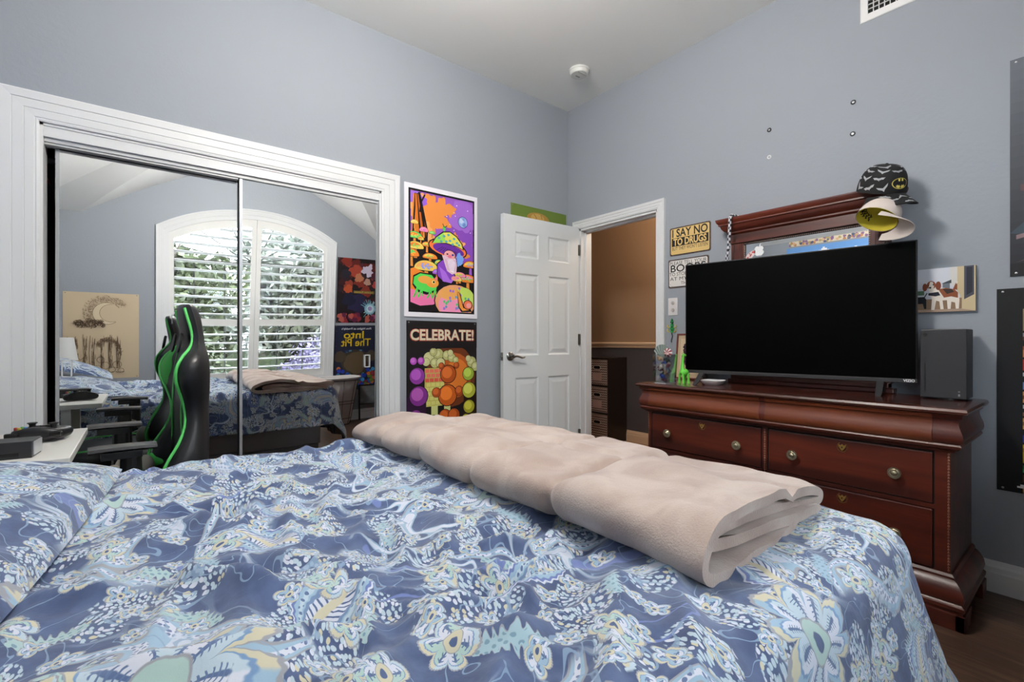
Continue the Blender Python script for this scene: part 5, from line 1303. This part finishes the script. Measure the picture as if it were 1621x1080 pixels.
for k in range(NS + 1):
    s = k / NS; y = y0b + (y1b - y0b) * s
    thick = .92 - .20 * sstep(.55, 1, s); ring_o = []; ring_i = []
    endf = max(math.exp(-(s / .03) ** 2), math.exp(-((1 - s) / .03) ** 2))
    for i, p in enumerate(C2):
        x, z = p; a = arc[i]; x -= (.07 * s + .05 * (1 - s)) * max(0, 1.28 - x) / .52
        wob = float(vnoise(a * 7, y * 5, 2)); wob2 = float(vnoise(a * 16 + 3, y * 13, 4))
        q1 = float(vnoise(x * 6, y * 6, 8))
        ystag = y + (.020 * float(vnoise(a * 5, 0, 9)) - .028 * (1 if a > 1.15 else 0) * -1 * .6) * endf * (1 if s < .5 else -1)
        # quilting seams: cross seams every 30 cm, one long seam along the middle
        seam = 0.0
        for ys in (.80, 1.10, 1.40, 1.68):
            d = (y - ys - .10 * (x - 1.0)) ; seam += math.exp(-(d / .016) ** 2)
        seam += math.exp(-((x - 1.045 + .05 * (y - 1.1)) / .016) ** 2) * (1 if z > .08 else 0)
        t_ = th * (1 + .12 * wob2)
        z = z * (1 - .30 * float(sstep(.85, 1.28, x))); lift = (.008 * wob + .005 * wob2 + .008 * q1) * (.4 + z * 9)
        xx = x + .008 * wob + (.010 * float(vnoise(y * 3, i * .0, 5)) if x > 1.1 else .006 * float(vnoise(y * 2.5, 1.0, 6)))
        zz = z * thick + lift * .9
        nn = nrm[i]
        xx -= nn.x * .007 * seam; zz -= nn.y * .007 * seam
        ring_o.append((xx + nn.x * (t_ - .010 * seam), ystag, BZ + zz + nn.y * (t_ - .010 * seam)))
        ring_i.append((xx - nn.x * t_, ystag, BZ + zz - nn.y * t_ ))
    rings.append(ring_o + ring_i[::-1])
b = MB(); 
# which side is outward: path runs bottom -> left -> top, its left normal points outward there
b.loft(rings)
tag(b.build('fleece_blanket', fl, smooth=True, angle=70), 'folded beige fleece blanket lying across the foot of the bed', 'blanket')

# ================================================================ DESK
dkx, dky0, dky1, dkz = -.160, 1.905, 2.52, .748
DKK = tag(empty('desk', (-.5, 2.2, 0)), 'white desk between the bed and the closet', 'desk')
wl_ = mat('white_laminate', 'd9d8d2', .4)
MB().box(-.36, .34, dky0 - 2.2, dky1 - 2.2, dkz - .025, dkz).build('desk_top', wl_, DKK, bevel=.002)
for x in (-.33, .17):
    for y in (dky0 - 2.2 + .03, dky1 - 2.2 - .07): MB().box(x, x + .04, y, y + .04, 0, dkz - .025).build('leg', wl_, DKK)
MB().box(-.34, -.32, dky0 - 2.2 + .05, dky1 - 2.2 - .05, .25, dkz - .025).build('back_panel', wl_, DKK)

# game controller
GC = tag(empty('game_controller', (-.268, 2.285, dkz), math.radians(168)), 'black wireless game controller with coloured buttons on the white desk', 'game controller')
cb = mat('controller_black', '1c1c1e', .42)
b = MB()
out = [(-.078, -.045), (-.070, -.052), (-.058, -.050), (-.046, -.032), (-.036, -.018), (-.02, -.012), (.02, -.012), (.036, -.018), (.046, -.032), (.058, -.050), (.070, -.052), (.078, -.045), (.079, -.025), (.073, .015), (.060, .040), (.035, .048), (.0, .050), (-.035, .048), (-.060, .040), (-.073, .015), (-.079, -.025)]
b.loft([[(x * k, y * k + .0, z + .012 * (1 - (abs(x) / .08)) * (z > .02)) for x, y in out] for k, z in ((.75, .004), (.93, .010), (1, .022), (.98, .034), (.88, .042), (.6, .046))])
b.build('controller_body', cb, GC, smooth=True, angle=80, subd=1)
for x, y in ((-.042, .018), (.022, -.008)):
    MB().lathe([(0, .044), (.009, .044), (.008, .054), (.010, .060), (.013, .061), (.0135, .064), (.009, .0645), (0, .062)], 20, M=T(x, y, .0)).build('thumb_stick', mat('stick_rubber', '141415', .5), GC, smooth=True)
for i, (x, y, c) in enumerate(((.042, .006, '5a9a48'), (.054, .018, 'a8403c'), (.030, .018, '4a78b4'), (.042, .030, 'b09a3c'))):
    MB().lathe([(0, .042), (.0055, .042), (.0055, .052), (.004, .0535), (0, .054)], 12, M=T(x, y, 0)).build('button', mat('button_' + c, c, .3), GC, smooth=True)
MB().box(-.034, -.012, -.012, -.004, .044, .053).box(-.027, -.019, -.020, .004, .044, .053).box(-.010, -.004, .014, .018, .05, .056).box(.004, .010, .014, .018, .05, .056).build('direction_pad', mat('stick_rubber', '141415', .5), GC)
for s in (-1, 1): MB().box(s * .055 - .018, s * .055 + .018, .038, .052, .022, .038).build('trigger', mat('trigger_black', '101011', .3), GC, bevel=.004)

# black box with a silver end
BX = tag(empty('media_box', (-.37, 2.035, dkz), math.radians(-6)), 'black rectangular box with a silver end face at the front of the desk', 'box')
MB().box(-.12, .128, -.05, .04, .0, .050).build('box_body', mat('box_black', '262629', .45), BX, bevel=.0015)
MB().box(.128, .1305, -.038, .038, .006, .046).build('end_plate', mat('silver_plate', 'c2c3c6', .3, metal=.4), BX)
MB().box(.06, .10, -.0515, -.05, .008, .018).build('port_slot', mat('slot_black', '060607', .4), BX)

# ================================================================ GAMING CHAIR
GCH = tag(empty('gaming_chair', (0.108, 2.40, 0), math.radians(4)), 'black gaming chair with lime green piping standing between bed and mirrored closet', 'chair')
lea = mat('black_faux_leather', '1b1b1d', .36, spec=.5, bump=.12, bscale=120); leg_ = mat('green_faux_leather', '3fae45', .45); pipe = mat('lime_piping', '5fd06a', .45)
YN2 = .0
# z, half width, rear x, centre front x, bolster tip x, roundness
lv = [(.50, .235, .09, .02, -.05), (.58, .25, .10, .02, -.06), (.64, .25, .105, .022, -.04), (.70, .235, .107, .022, -.005), (.76, .215, .108, .02, .018), (.82, .205, .108, .02, .02), (.88, .225, .108, .024, .005), (.94, .255, .107, .03, -.014), (.99, .265, .105, .035, -.014), (1.03, .25, .103, .04, .005), (1.06, .205, .10, .042, .032), (1.09, .155, .098, .042, .050), (1.13, .14, .096, .036, .05), (1.18, .138, .09, .028, .038), (1.225, .128, .078, .022, .028), (1.248, .10, .065, .025, .03)]
rings = []
for z, w, xr, xc, xt in lv:
    n = 20; f = []
    prof = [(xr, -w * .55), (xr - .004, -w * .80), (xr - .030, -w * .97), ((xr + xt) / 2 - .008, -w * 1.03), (xt + .022, -w * 1.02), (xt + .004, -w * .96), (xt, -w * .88), (xt + .010, -w * .78), (xt * .45 + xc * .55, -w * .68), (xc, -w * .58), (xc - .004, -w * .3), (xc - .006, 0)]
    full = prof + [(x, -y) for x, y in prof[-2::-1]] + [(xr + .004, w * .2), (xr + .004, -w * .2)]
    rings.append([(x, y, z) for x, y in full])
MB().loft(rings).build('backrest', lea, GCH, smooth=True, angle=180, subd=1)
def piping(s_):
    return [((xt - .002), s_ * w * .92, z) for z, w, xr, xc, xt in lv[:-1]]
for s_ in (-1, 1):
    P = catmull([tuple(p) for p in piping(s_)], 5); MB().tube(P, .0055, 8).build('piping', pipe, GCH, smooth=True)
    P = catmull([((xc + xt * .0) - .006, s_ * w * .60, z) for z, w, xr, xc, xt in lv[:11]], 4); MB().tube(P, .0035, 6).build('piping', pipe, GCH, smooth=True)
    # green shoulder and hip inserts on the inner face of the bolsters
    for zlo, zhi in ((.90, 1.06), (.53, .60)):
        R1 = []
        for k in range(9):
            z = zlo + (zhi - zlo) * k / 8
            j = max(i for i in range(len(lv) - 1) if lv[i][0] <= z); t = (z - lv[j][0]) / (lv[j + 1][0] - lv[j][0])
            w, xr, xc, xt = [lv[j][q] + (lv[j + 1][q] - lv[j][q]) * t for q in (1, 2, 3, 4)]
            m = math.sin(math.pi * (k + .6) / 9.2) ** .6
            R1.append([(xt - .003, s_ * w * .88, z), (xt + .004, s_ * w * (.88 - .12 * m), z), (xt * .45 + xc * .55 - .005, s_ * w * (.88 - .2 * m), z), (xc - .007, s_ * w * (.88 - .25 * m), z), (xc + .01, s_ * w * (.88 - .25 * m), z), (xt + .03, s_ * w * .88, z)])
        MB().loft(R1).build('side_insert', leg_, GCH, smooth=True, angle=50)
# dark head opening between shoulder wings
for s_ in (-1, 1): MB().lathe([(0, 0), (.030, 0), (.032, .006), (.026, .008), (0, .004)], 16, M=T(.018, s_ * .080, 1.085) @ R(-80, 'Y'), sx=1.3).build('belt_opening', mat('opening_black', '080808', .5), GCH, smooth=True)
MB().text('X', .05, 0, frame((.004, -.01, 1.165), (0, -1, 0), (0, 0, 1)) @ T(0, 0, .006), bold=.002).build('emblem', flat('c8c8c8'), GCH)
MB().loft([[(x, y * w, z) for x, y in ((-.43, -.8), (-.44, 0), (-.43, .8), (-.38, .97), (-.2, 1.02), (0, .95), (.03, .9), (.03, -.9), (0, -.95), (-.2, -1.02), (-.38, -.97))] for w, z in ((.20, .39), (.25, .41), (.262, .455), (.25, .49), (.22, .502))]).build('seat', lea, GCH, smooth=True, angle=60, subd=1)
sp = [(-.40, -.205, .500), (-.43, 0, .500), (-.40, .205, .500), (-.3, .235, .505), (-.15, .235, .507), (.0, .20, .505)]
MB().tube(catmull([(.0, -.20, .505), (-.15, -.235, .507), (-.3, -.235, .505)] + sp, 5), .005, 6).build('piping', pipe, GCH, smooth=True)
arm = mat('armrest_black', '2a2a2c', .3)
for s_ in (-1, 1):
    y = s_ * .285
    MB().loft([[(x, y + yy * .042, .722 + .004 * math.sin((x + .31) / .23 * 3.14) + zz) for x in (xx,) for yy, zz in ((-1, 0), (-.9, .009), (-.4, .012), (.4, .012), (.9, .009), (1, 0), (.8, -.006), (-.8, -.006))] for xx in (-.262, -.255, -.235, -.20, -.13, -.088, -.08)]).build('arm_pad', arm, GCH, smooth=True, angle=50)
    b = MB().box(-.23, -.12, y - .03, y + .03, .692, .717).tube([(-.15, y, .50), (-.15, y, .695)], [.034, .030], 14).box(-.19, -.11, y - .03, y + .03, .44, .53).tube([(-.15, y, .455), (-.15, y * .4, .40)], .022, 8)
    b.build('arm_support', mat('support_black', '161617', .4), GCH, bevel=.002)
MB().tube([(-.19, 0, .10), (-.19, 0, .39)], [.035, .025], 14).build('gas_column', mat('support_black', '161617', .4), GCH, smooth=True)
for i in range(5):
    a = 2 * math.pi * i / 5 + .3; dx, dy = math.cos(a), math.sin(a)
    MB().tube([(-.19, 0, .12), (-.19 + dx * .15, dy * .15, .105), (-.19 + dx * .30, dy * .30, .075)], [.032, .024, .018], 8).build('base_spoke', mat('support_black', '161617', .4), GCH, smooth=True)
    MB().tube([(-.19 + dx * .30 - dy * .02, dy * .30 + dx * .02, .028), (-.19 + dx * .30 + dy * .02, dy * .30 - dx * .02, .028)], .028, 12).build('caster', pipe if i % 2 else arm, GCH)
# grey thing with a cord lying on the seat
e = tag(empty('headphones', (-.03, 2.52, .502)), 'grey headphones with a thin pale cord lying on the chair seat', 'headphones')
gf = mat('grey_felt', '8a857c', .8)
b = MB().sphere((-.05, -.03, .045), .046, 14, sc=(.7, 1, 1)).build('ear_cup', gf, e, smooth=True); b = MB().sphere((.05, .04, .050), .050, 14, sc=(.7, 1, 1.1)).build('ear_cup', gf, e, smooth=True)
MB().tube([(-.05 + .1 * i / 10, -.03 + .07 * i / 10, .06 + .075 * math.sin(math.pi * i / 10)) for i in range(11)], .009, 8).build('headband', gf, e, smooth=True)
MB().tube(catmull([(-.07, -.06, .07), (-.02, -.075, .05), (.03, -.05, .07), (.06, -.01, .04), (.05, .04, .10)], 6), .003, 6).build('cord', mat('pale_cord', 'c8c4bc', .5), e, smooth=True)

# ================================================================ CLOSET CLOTHES
MB_rod = tag(MB().tube([(ox0 - .4, YC + .42, 2.01), (ox1 + .3, YC + .42, 2.01)], .016, 12).build('closet_rod', alu, smooth=True), 'metal closet rod behind the mirrored doors', 'rod')
for i, (x, c, lb) in enumerate(((-.366, 'd83c3a', 'red'), (-.43, '3a3a3e', 'grey'))):
    e = tag(empty('clothes_hanger', (x, YC + .42, 2.01)), '%s clothes hanger on the closet rod with a dark garment' % lb, 'hanger')
    hm = mat('hanger_' + c, c, .35)
    b = MB().tube(catmull([(0, .0, -.10), (0, 0, -.06), (0, .020, -.03), (0, .022, 0), (0, .0, .021), (0, -.02, .010)], 5), .0045, 8)
    b.tube(catmull([(0, 0, -.095), (0, -.05, -.11), (0, -.18, -.17), (0, -.22, -.205), (0, -.20, -.215), (0, .20, -.215), (0, .22, -.205), (0, .18, -.17), (0, .05, -.11), (0, 0, -.095)], 4), .0065, 8)
    b.build('hanger_frame', hm, e, smooth=True)
    g = tag(empty('garment', (x, YC + .42, 2.01)), ('black shirt on the red hanger in the closet gap', 'dark maroon jacket beside the black shirt in the closet gap')[i], 'garment')
    rg = []
    for z, w_, d_ in ((-.125, .06, .010), (-.15, .13, .016), (-.20, .23, .018), (-.30, .235, .018), (-.6, .225, .019), (-.95, .22, .020), (-1.15 - .4 * i, .225, .020)):
        rg.append([(d_ * math.sin(a) * (1 + .25 * math.sin(7 * a + z * 4)), w_ * math.cos(a), z) for a in [2 * math.pi * k / 36 for k in range(36)]])
    MB().loft(rg).build('fabric', mat(('shirt_black', 'jacket_maroon')[i], ('1c1d22', '3a1a1c')[i], .85), g, smooth=True)

# ================================================================ NIGHTSTAND AND LAMP (seen in the mirror)
NS_ = tag(empty('nightstand', (-.64, -.06, 0)), 'small dark nightstand in the corner by the window wall carrying the lamp', 'nightstand')
nm = wood('nightstand_wood', '24150f', '3e2519', 1, .4)
MB().box(-.20, .20, -.20, .20, .60, .625).build('nightstand_top', nm, NS_, bevel=.003)
MB().box(-.19, .185, -.19, .19, .22, .60).build('cabinet', nm, NS_)
for z in (.24, .42):
    dd = MB().box(.185, .20, -.175, .175, z, z + .165).build('drawer', nm, NS_, bevel=.003); MB().sphere((.215, 0, z + .08), .014, 10).build('knob', brass, dd, smooth=True)
for x in (-.18, .15):
    for y in (-.18, .15): MB().box(x, x + .03, y, y + .03, 0, .22).build('leg', nm, NS_)
LP = tag(empty('table_lamp', (-.60, -.08, .625)), 'table lamp with grey white tapered shade beside the tan sketch poster', 'lamp')
MB().lathe([(0, 0), (.065, 0), (.065, .012), (.02, .022), (.013, .05), (.035, .10), (.042, .16), (.03, .22), (.012, .25), (.010, .36), (0, .36)], 24).build('lamp_base', mat('lamp_base_black', '1c1c1e', .3), LP, smooth=True)
MB().lathe([(.150, .285), (.118, .50), (.115, .50), (.147, .285)], 36).build('lamp_shade', mat('linen_shade', 'c9cac8', .8), LP, smooth=True, angle=60)

# ================================================================ LAUNDRY BASKET (seen in the mirror)
LB = tag(empty('laundry_basket', (2.0, -.128, 0)), 'white cloth laundry basket in a black wire frame below the window', 'laundry basket')
cl_ = mat('white_liner', 'd0cccb', .8); wire = mat('black_wire', '1a1a1c', .4)
def rr(w_, d_, z, n=36, k=3.2): return [(w_ * math.copysign(abs(math.cos(a)) ** (2 / k), math.cos(a)), d_ * math.copysign(abs(math.sin(a)) ** (2 / k), math.sin(a)), z) for a in [2 * math.pi * i / n for i in range(n)]]
lvb = [(.135, .11, .02), (.15, .125, .10), (.175, .15, .28), (.20, .175, .45), (.222, .195, .57)]
rn = random.Random(6)
def wob(ring, s_, amp): return [(x * (1 + amp * math.sin(9 * i * .35 + s_)), y * (1 + amp * math.sin(7 * i * .4 + s_ * 2)), z) for i, (x, y, z) in enumerate(ring)]
MB().loft([wob(rr(w_ - .006, d_ - .006, z), z * 20, .022) for w_, d_, z in lvb] + [rr(.232, .205, .585), rr(.252, .225, .600), rr(.250, .223, .612), rr(.225, .2, .612), rr(.215, .19, .59), rr(.15, .125, .10)]).build('liner', cl_, LB, smooth=True, angle=180)
b = MB()
for w_, d_, z in ((.132, .107, .012), (.146, .12, .09), (.1755, .15, .275), (.180, .155, .31), (.224, .197, .57)): b.tube(rr(w_, d_, z) + rr(w_, d_, z)[:1], .0035, 6)
for i in range(0, 36, 3): b.tube([rr(w_ + .002, d_ + .002, z)[i] for w_, d_, z in lvb], .0028, 6)
b.build('wire_frame', wire, LB, smooth=True)
pinkt = tag(MB().sphere((2.02, -.12, .30), .105, 16, sc=(1, .8, 1.5)).build('towel', mat('dusty_towel', '9a7f7c', .95), smooth=True), 'dusty pink towel bundled inside the laundry basket', 'towel')
# black framed board standing beside the basket
EB = tag(empty('framed_board', (2.48, -.275, 0)), 'grey board in a thin black frame leaning on the wall beside the laundry basket', 'board')
Mb = T(0, 0, .0) @ R(6, 'X')
b = MB()
for x0, x1, z0, z1 in ((-.15, -.135, .0, .47), (.135, .15, .0, .47), (-.15, .15, .455, .47), (-.15, .15, .20, .21)): b.box(x0, x1, -.012, .006, z0, z1, 0, Mb)
b.build('board_frame', wire, EB)
MB().box(-.135, .135, -.008, -.002, .21, .455, 0, Mb).build('board_panel', mat('board_grey', '6a6e70', .25, var=.15, vscale=20), EB)
MB().box(.155, .19, -.05, -.02, 0, .62).build('side_post', mat('post_black', '101012', .4), EB)

# ================================================================ HALL STORAGE
ox, oy = 3.885, 3.275
OG = tag(empty('cube_organizer', (4.04, 3.44, 0)), 'dark three-cube organizer standing in the hall against the two-tone wall', 'shelf')
ob_ = mat('espresso_laminate', '221712', .45)
L = lambda *a: MB().box(*a)
for nm_, a in (('side_panel', (-.155, .155, -.165, -.150, 0, .915)), ('side_panel', (-.155, .155, .150, .165, 0, .915)), ('top_panel', (-.155, .155, -.150, .150, .90, .915)), ('shelf', (-.15, .15, -.150, .150, .605, .620)), ('shelf', (-.15, .15, -.150, .150, .310, .325)), ('bottom_panel', (-.15, .15, -.150, .150, .015, .03)), ('back_panel', (.148, .155, -.150, .150, .03, .90))):
    L(*a).build(nm_, ob_, OG, bevel=.001)
bn = mat('woven_bin', 'b09a90', .8); Ex.tree = bn.node_tree
tcb = bn.node_tree.nodes.new('ShaderNodeTexCoord'); bx_, by_, bz_ = sep(Ex(tcb.outputs['Object']))
zig = mth('ABSOLUTE', mth('FRACT', by_ * 40.0) - .5) * 2.0
chk = step(mth('SINE', (bz_ * 40.0 + zig * .5) * 6.283), -.2, .2)
put(bn.node_tree.nodes['Principled BSDF'].inputs['Base Color'], mixc(chk, '4a3a36', 'c8b4a8'))
for z, tagged, lb in ((.622, 1, 'top'), (.327, 1, 'middle'), (.032, 0, 'bottom')):
    e = tag(empty('fabric_bin', (4.03, 3.44, z)), 'brown patterned fabric bin in the %s cube of the hall organizer' % lb, 'storage bin', 'fabric bins in the hall organizer')
    MB().box(-.135, .13, -.143, .143, 0, .268).build('bin_body', bn, e, bevel=.002)
    MB().box(-.137, -.135, -.143, .143, .260, .270).box(-.137, -.135, -.143, -.139, 0, .26).box(-.137, -.135, .139, .143, 0, .26).build('edge_band', mat('bin_edge', 'b8a498', .7), e)
    s = [(-.1365, y * 1.0, zz + .185) for y, zz in ((-.05, 0), (-.045, .014), (-.03, .02), (.03, .02), (.045, .014), (.05, 0), (.045, -.014), (.03, -.02), (-.03, -.02), (-.045, -.014))]
    MB().tube(s + s[:1], .004, 6).build('handle_ring', mat('bin_ring', 'c8bcb4', .5), e, smooth=True)
    MB().add([(-.1362, y, z_) for _, y, z_ in s], [tuple(range(9, -1, -1))]).build('handle_hole', darkgap, e)
    if tagged: MB().box(-.1368, -.1355, -.065, .065, .04, .12).build('label_card', mat('card_pink', 'c8a8a0', .7), e)

# ================================================================ UNSEEN CEILING LIGHTS (the bedroom one is added to brighten the room)
CL = tag(empty('unseen_ceiling_light', (.82, 1.25, ZC)), 'round ceiling light added out of view to brighten the room', 'ceiling light')
MB().lathe([(0, 0), (.13, 0), (.13, -.02), (.05, -.05), (.04, -.09), (0, -.09)], 28).build('ceiling_plate', nickel, CL, smooth=True)
MB().tube([(0, 0, -.05), (0, 0, -.22)], .008, 8).sphere((0, 0, -.35), .145, 24).build('glass_globe', mat('added_glowing_globe', 'ffffff', .4, emit='fff4e6', estr=6), CL, smooth=True)
CL2 = tag(empty('unseen_ceiling_light', (3.62, 2.3, 2.7)), 'small round hall ceiling light beyond the doorway', 'ceiling light')
MB().lathe([(0, 0), (.09, 0), (.09, -.02), (.04, -.05), (.03, -.22), (0, -.22)], 24).build('ceiling_plate', nickel, CL2, smooth=True)
MB().sphere((0, 0, -.35), .10, 20).build('glass_globe', mat('glowing_globe_warm', 'ffffff', .4, emit='ffd9a0', estr=5), CL2, smooth=True)

# ================================================================ OUTSIDE THE WINDOW
gr = tag(MB().box(-40, 45, -90, YW - .14, -.35, -.30).build('lawn', mat('lawn_green', '20241a', .9, var=.3, vscale=3)), 'green lawn outside the window', 'lawn'); gr['kind'] = 'structure'; gr.name = 'ground'
MATS['lawn_green'].node_tree.nodes['Principled BSDF'].inputs['Specular IOR Level'].default_value = 0.0
def leafmat(n, c1, c2):
    m = mat(n, c1, .6); Ex.tree = m.node_tree
    t = m.node_tree.nodes.new('ShaderNodeTexCoord'); f, _ = noise(Ex(t.outputs['Object']), 3.2, 4)
    put(m.node_tree.nodes['Principled BSDF'].inputs['Base Color'], mixc(step(f, .35, .65), c1, c2)); return m
def tree(loc, r, h, n, label, m, seed, trunk=True, name='tree', cat='tree', grp=None, leaf=.105, zlow=.12):
    rg = np.random.default_rng(seed)
    e = tag(empty(name, loc), label, cat, grp)
    nc = 26; cc = rg.normal(0, 1, (nc, 3)); cc /= np.linalg.norm(cc, axis=1)[:, None]; cc *= (rg.random(nc) ** .5)[:, None]
    cc = cc * np.array([r * .8, r * .8, h * .42]) + np.array([0, 0, h * (.5 + zlow / 2)])
    k = rg.integers(0, nc, n); d = rg.normal(0, 1, (n, 3)); d /= np.linalg.norm(d, axis=1)[:, None]
    p = cc[k] + d * (rg.random(n) ** .33)[:, None] * r * .42
    p = p[p[:, 2] > h * zlow * .4]; n = len(p)
    a = rg.normal(0, 1, (n, 3)); a /= np.linalg.norm(a, axis=1)[:, None]; q = rg.normal(0, 1, (n, 3)); q = np.cross(a, q); q /= np.linalg.norm(q, axis=1)[:, None]
    s = leaf * (.6 + .8 * rg.random(n))[:, None]
    v = np.stack([p - a * s, p + q * s * .45, p + a * s, p - q * s * .45], 1).reshape(-1, 3)
    b = MB(); b.v = v.tolist(); b.f = np.arange(4 * n).reshape(-1, 4).tolist(); b.m = [0] * n
    b.build('foliage', m, e)
    if trunk:
        t = MB().tube([(0, 0, -.2), (.05, 0, h * .3), (0, .05, h * .6)], [.14, .10, .05], 9)
        for i in range(6):
            an = i * 1.05 + seed; t.tube([(.03, .02, h * (.25 + .06 * i)), (r * .35 * math.cos(an), r * .35 * math.sin(an), h * (.45 + .06 * i)), (r * .6 * math.cos(an), r * .6 * math.sin(an), h * (.6 + .06 * i))], [.06, .035, .012], 6)
        t.build('trunk', mat('bark', '4a3f34', .9), e, smooth=True)
    return e
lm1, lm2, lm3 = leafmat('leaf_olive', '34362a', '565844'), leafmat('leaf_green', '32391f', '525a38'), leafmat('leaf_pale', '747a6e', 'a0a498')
tree((-3.6, -5.6, -.3), 1.45, 3.8, 15000, 'broad olive green tree outside, farthest toward the lamp side of the window', lm1, 1)
tree((.1, -5.6, -.3), 1.5, 3.6, 15000, 'bright green tree outside, filling the middle of the window', lm2, 2)
tree((3.85, -5.6, -.3), 1.5, 3.7, 14000, 'olive green tree outside, at the laundry basket side of the window', lm1, 3)
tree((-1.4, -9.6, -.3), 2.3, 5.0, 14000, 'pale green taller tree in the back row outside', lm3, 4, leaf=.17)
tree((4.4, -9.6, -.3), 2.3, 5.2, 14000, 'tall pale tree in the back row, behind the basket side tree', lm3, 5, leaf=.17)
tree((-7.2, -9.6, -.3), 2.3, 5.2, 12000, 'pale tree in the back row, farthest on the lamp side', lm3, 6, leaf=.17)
tree((2.6, -2.6, -.3), .8, 1.35, 4000, 'low shrub with pale purple blossom under the window', leafmat('leaf_purple', '4c465e', '6e6484'), 7, trunk=False, name='flowering_shrub', cat='shrub', leaf=.045)
tree((.3, -2.6, -.3), .85, 1.5, 4500, 'low green shrub under the window, away from the purple one', lm2, 8, trunk=False, name='shrub', cat='shrub', leaf=.05)
for i, (x, y) in enumerate(((-5.6, -15.5), (.4, -15.5), (6.4, -15.5), (12.4, -15.5))):
    tree((x, y, -.3), 2.45, 3.6, 9000, ('dark hedge bush behind the trees, farthest on the lamp side', 'dark hedge bush behind the middle trees', 'dark hedge bush behind the basket side tree', 'dark hedge bush, last of the row on the basket side')[i], lm2, 20 + i, trunk=False, name='hedge_bush', cat='shrub', leaf=.26, zlow=0)
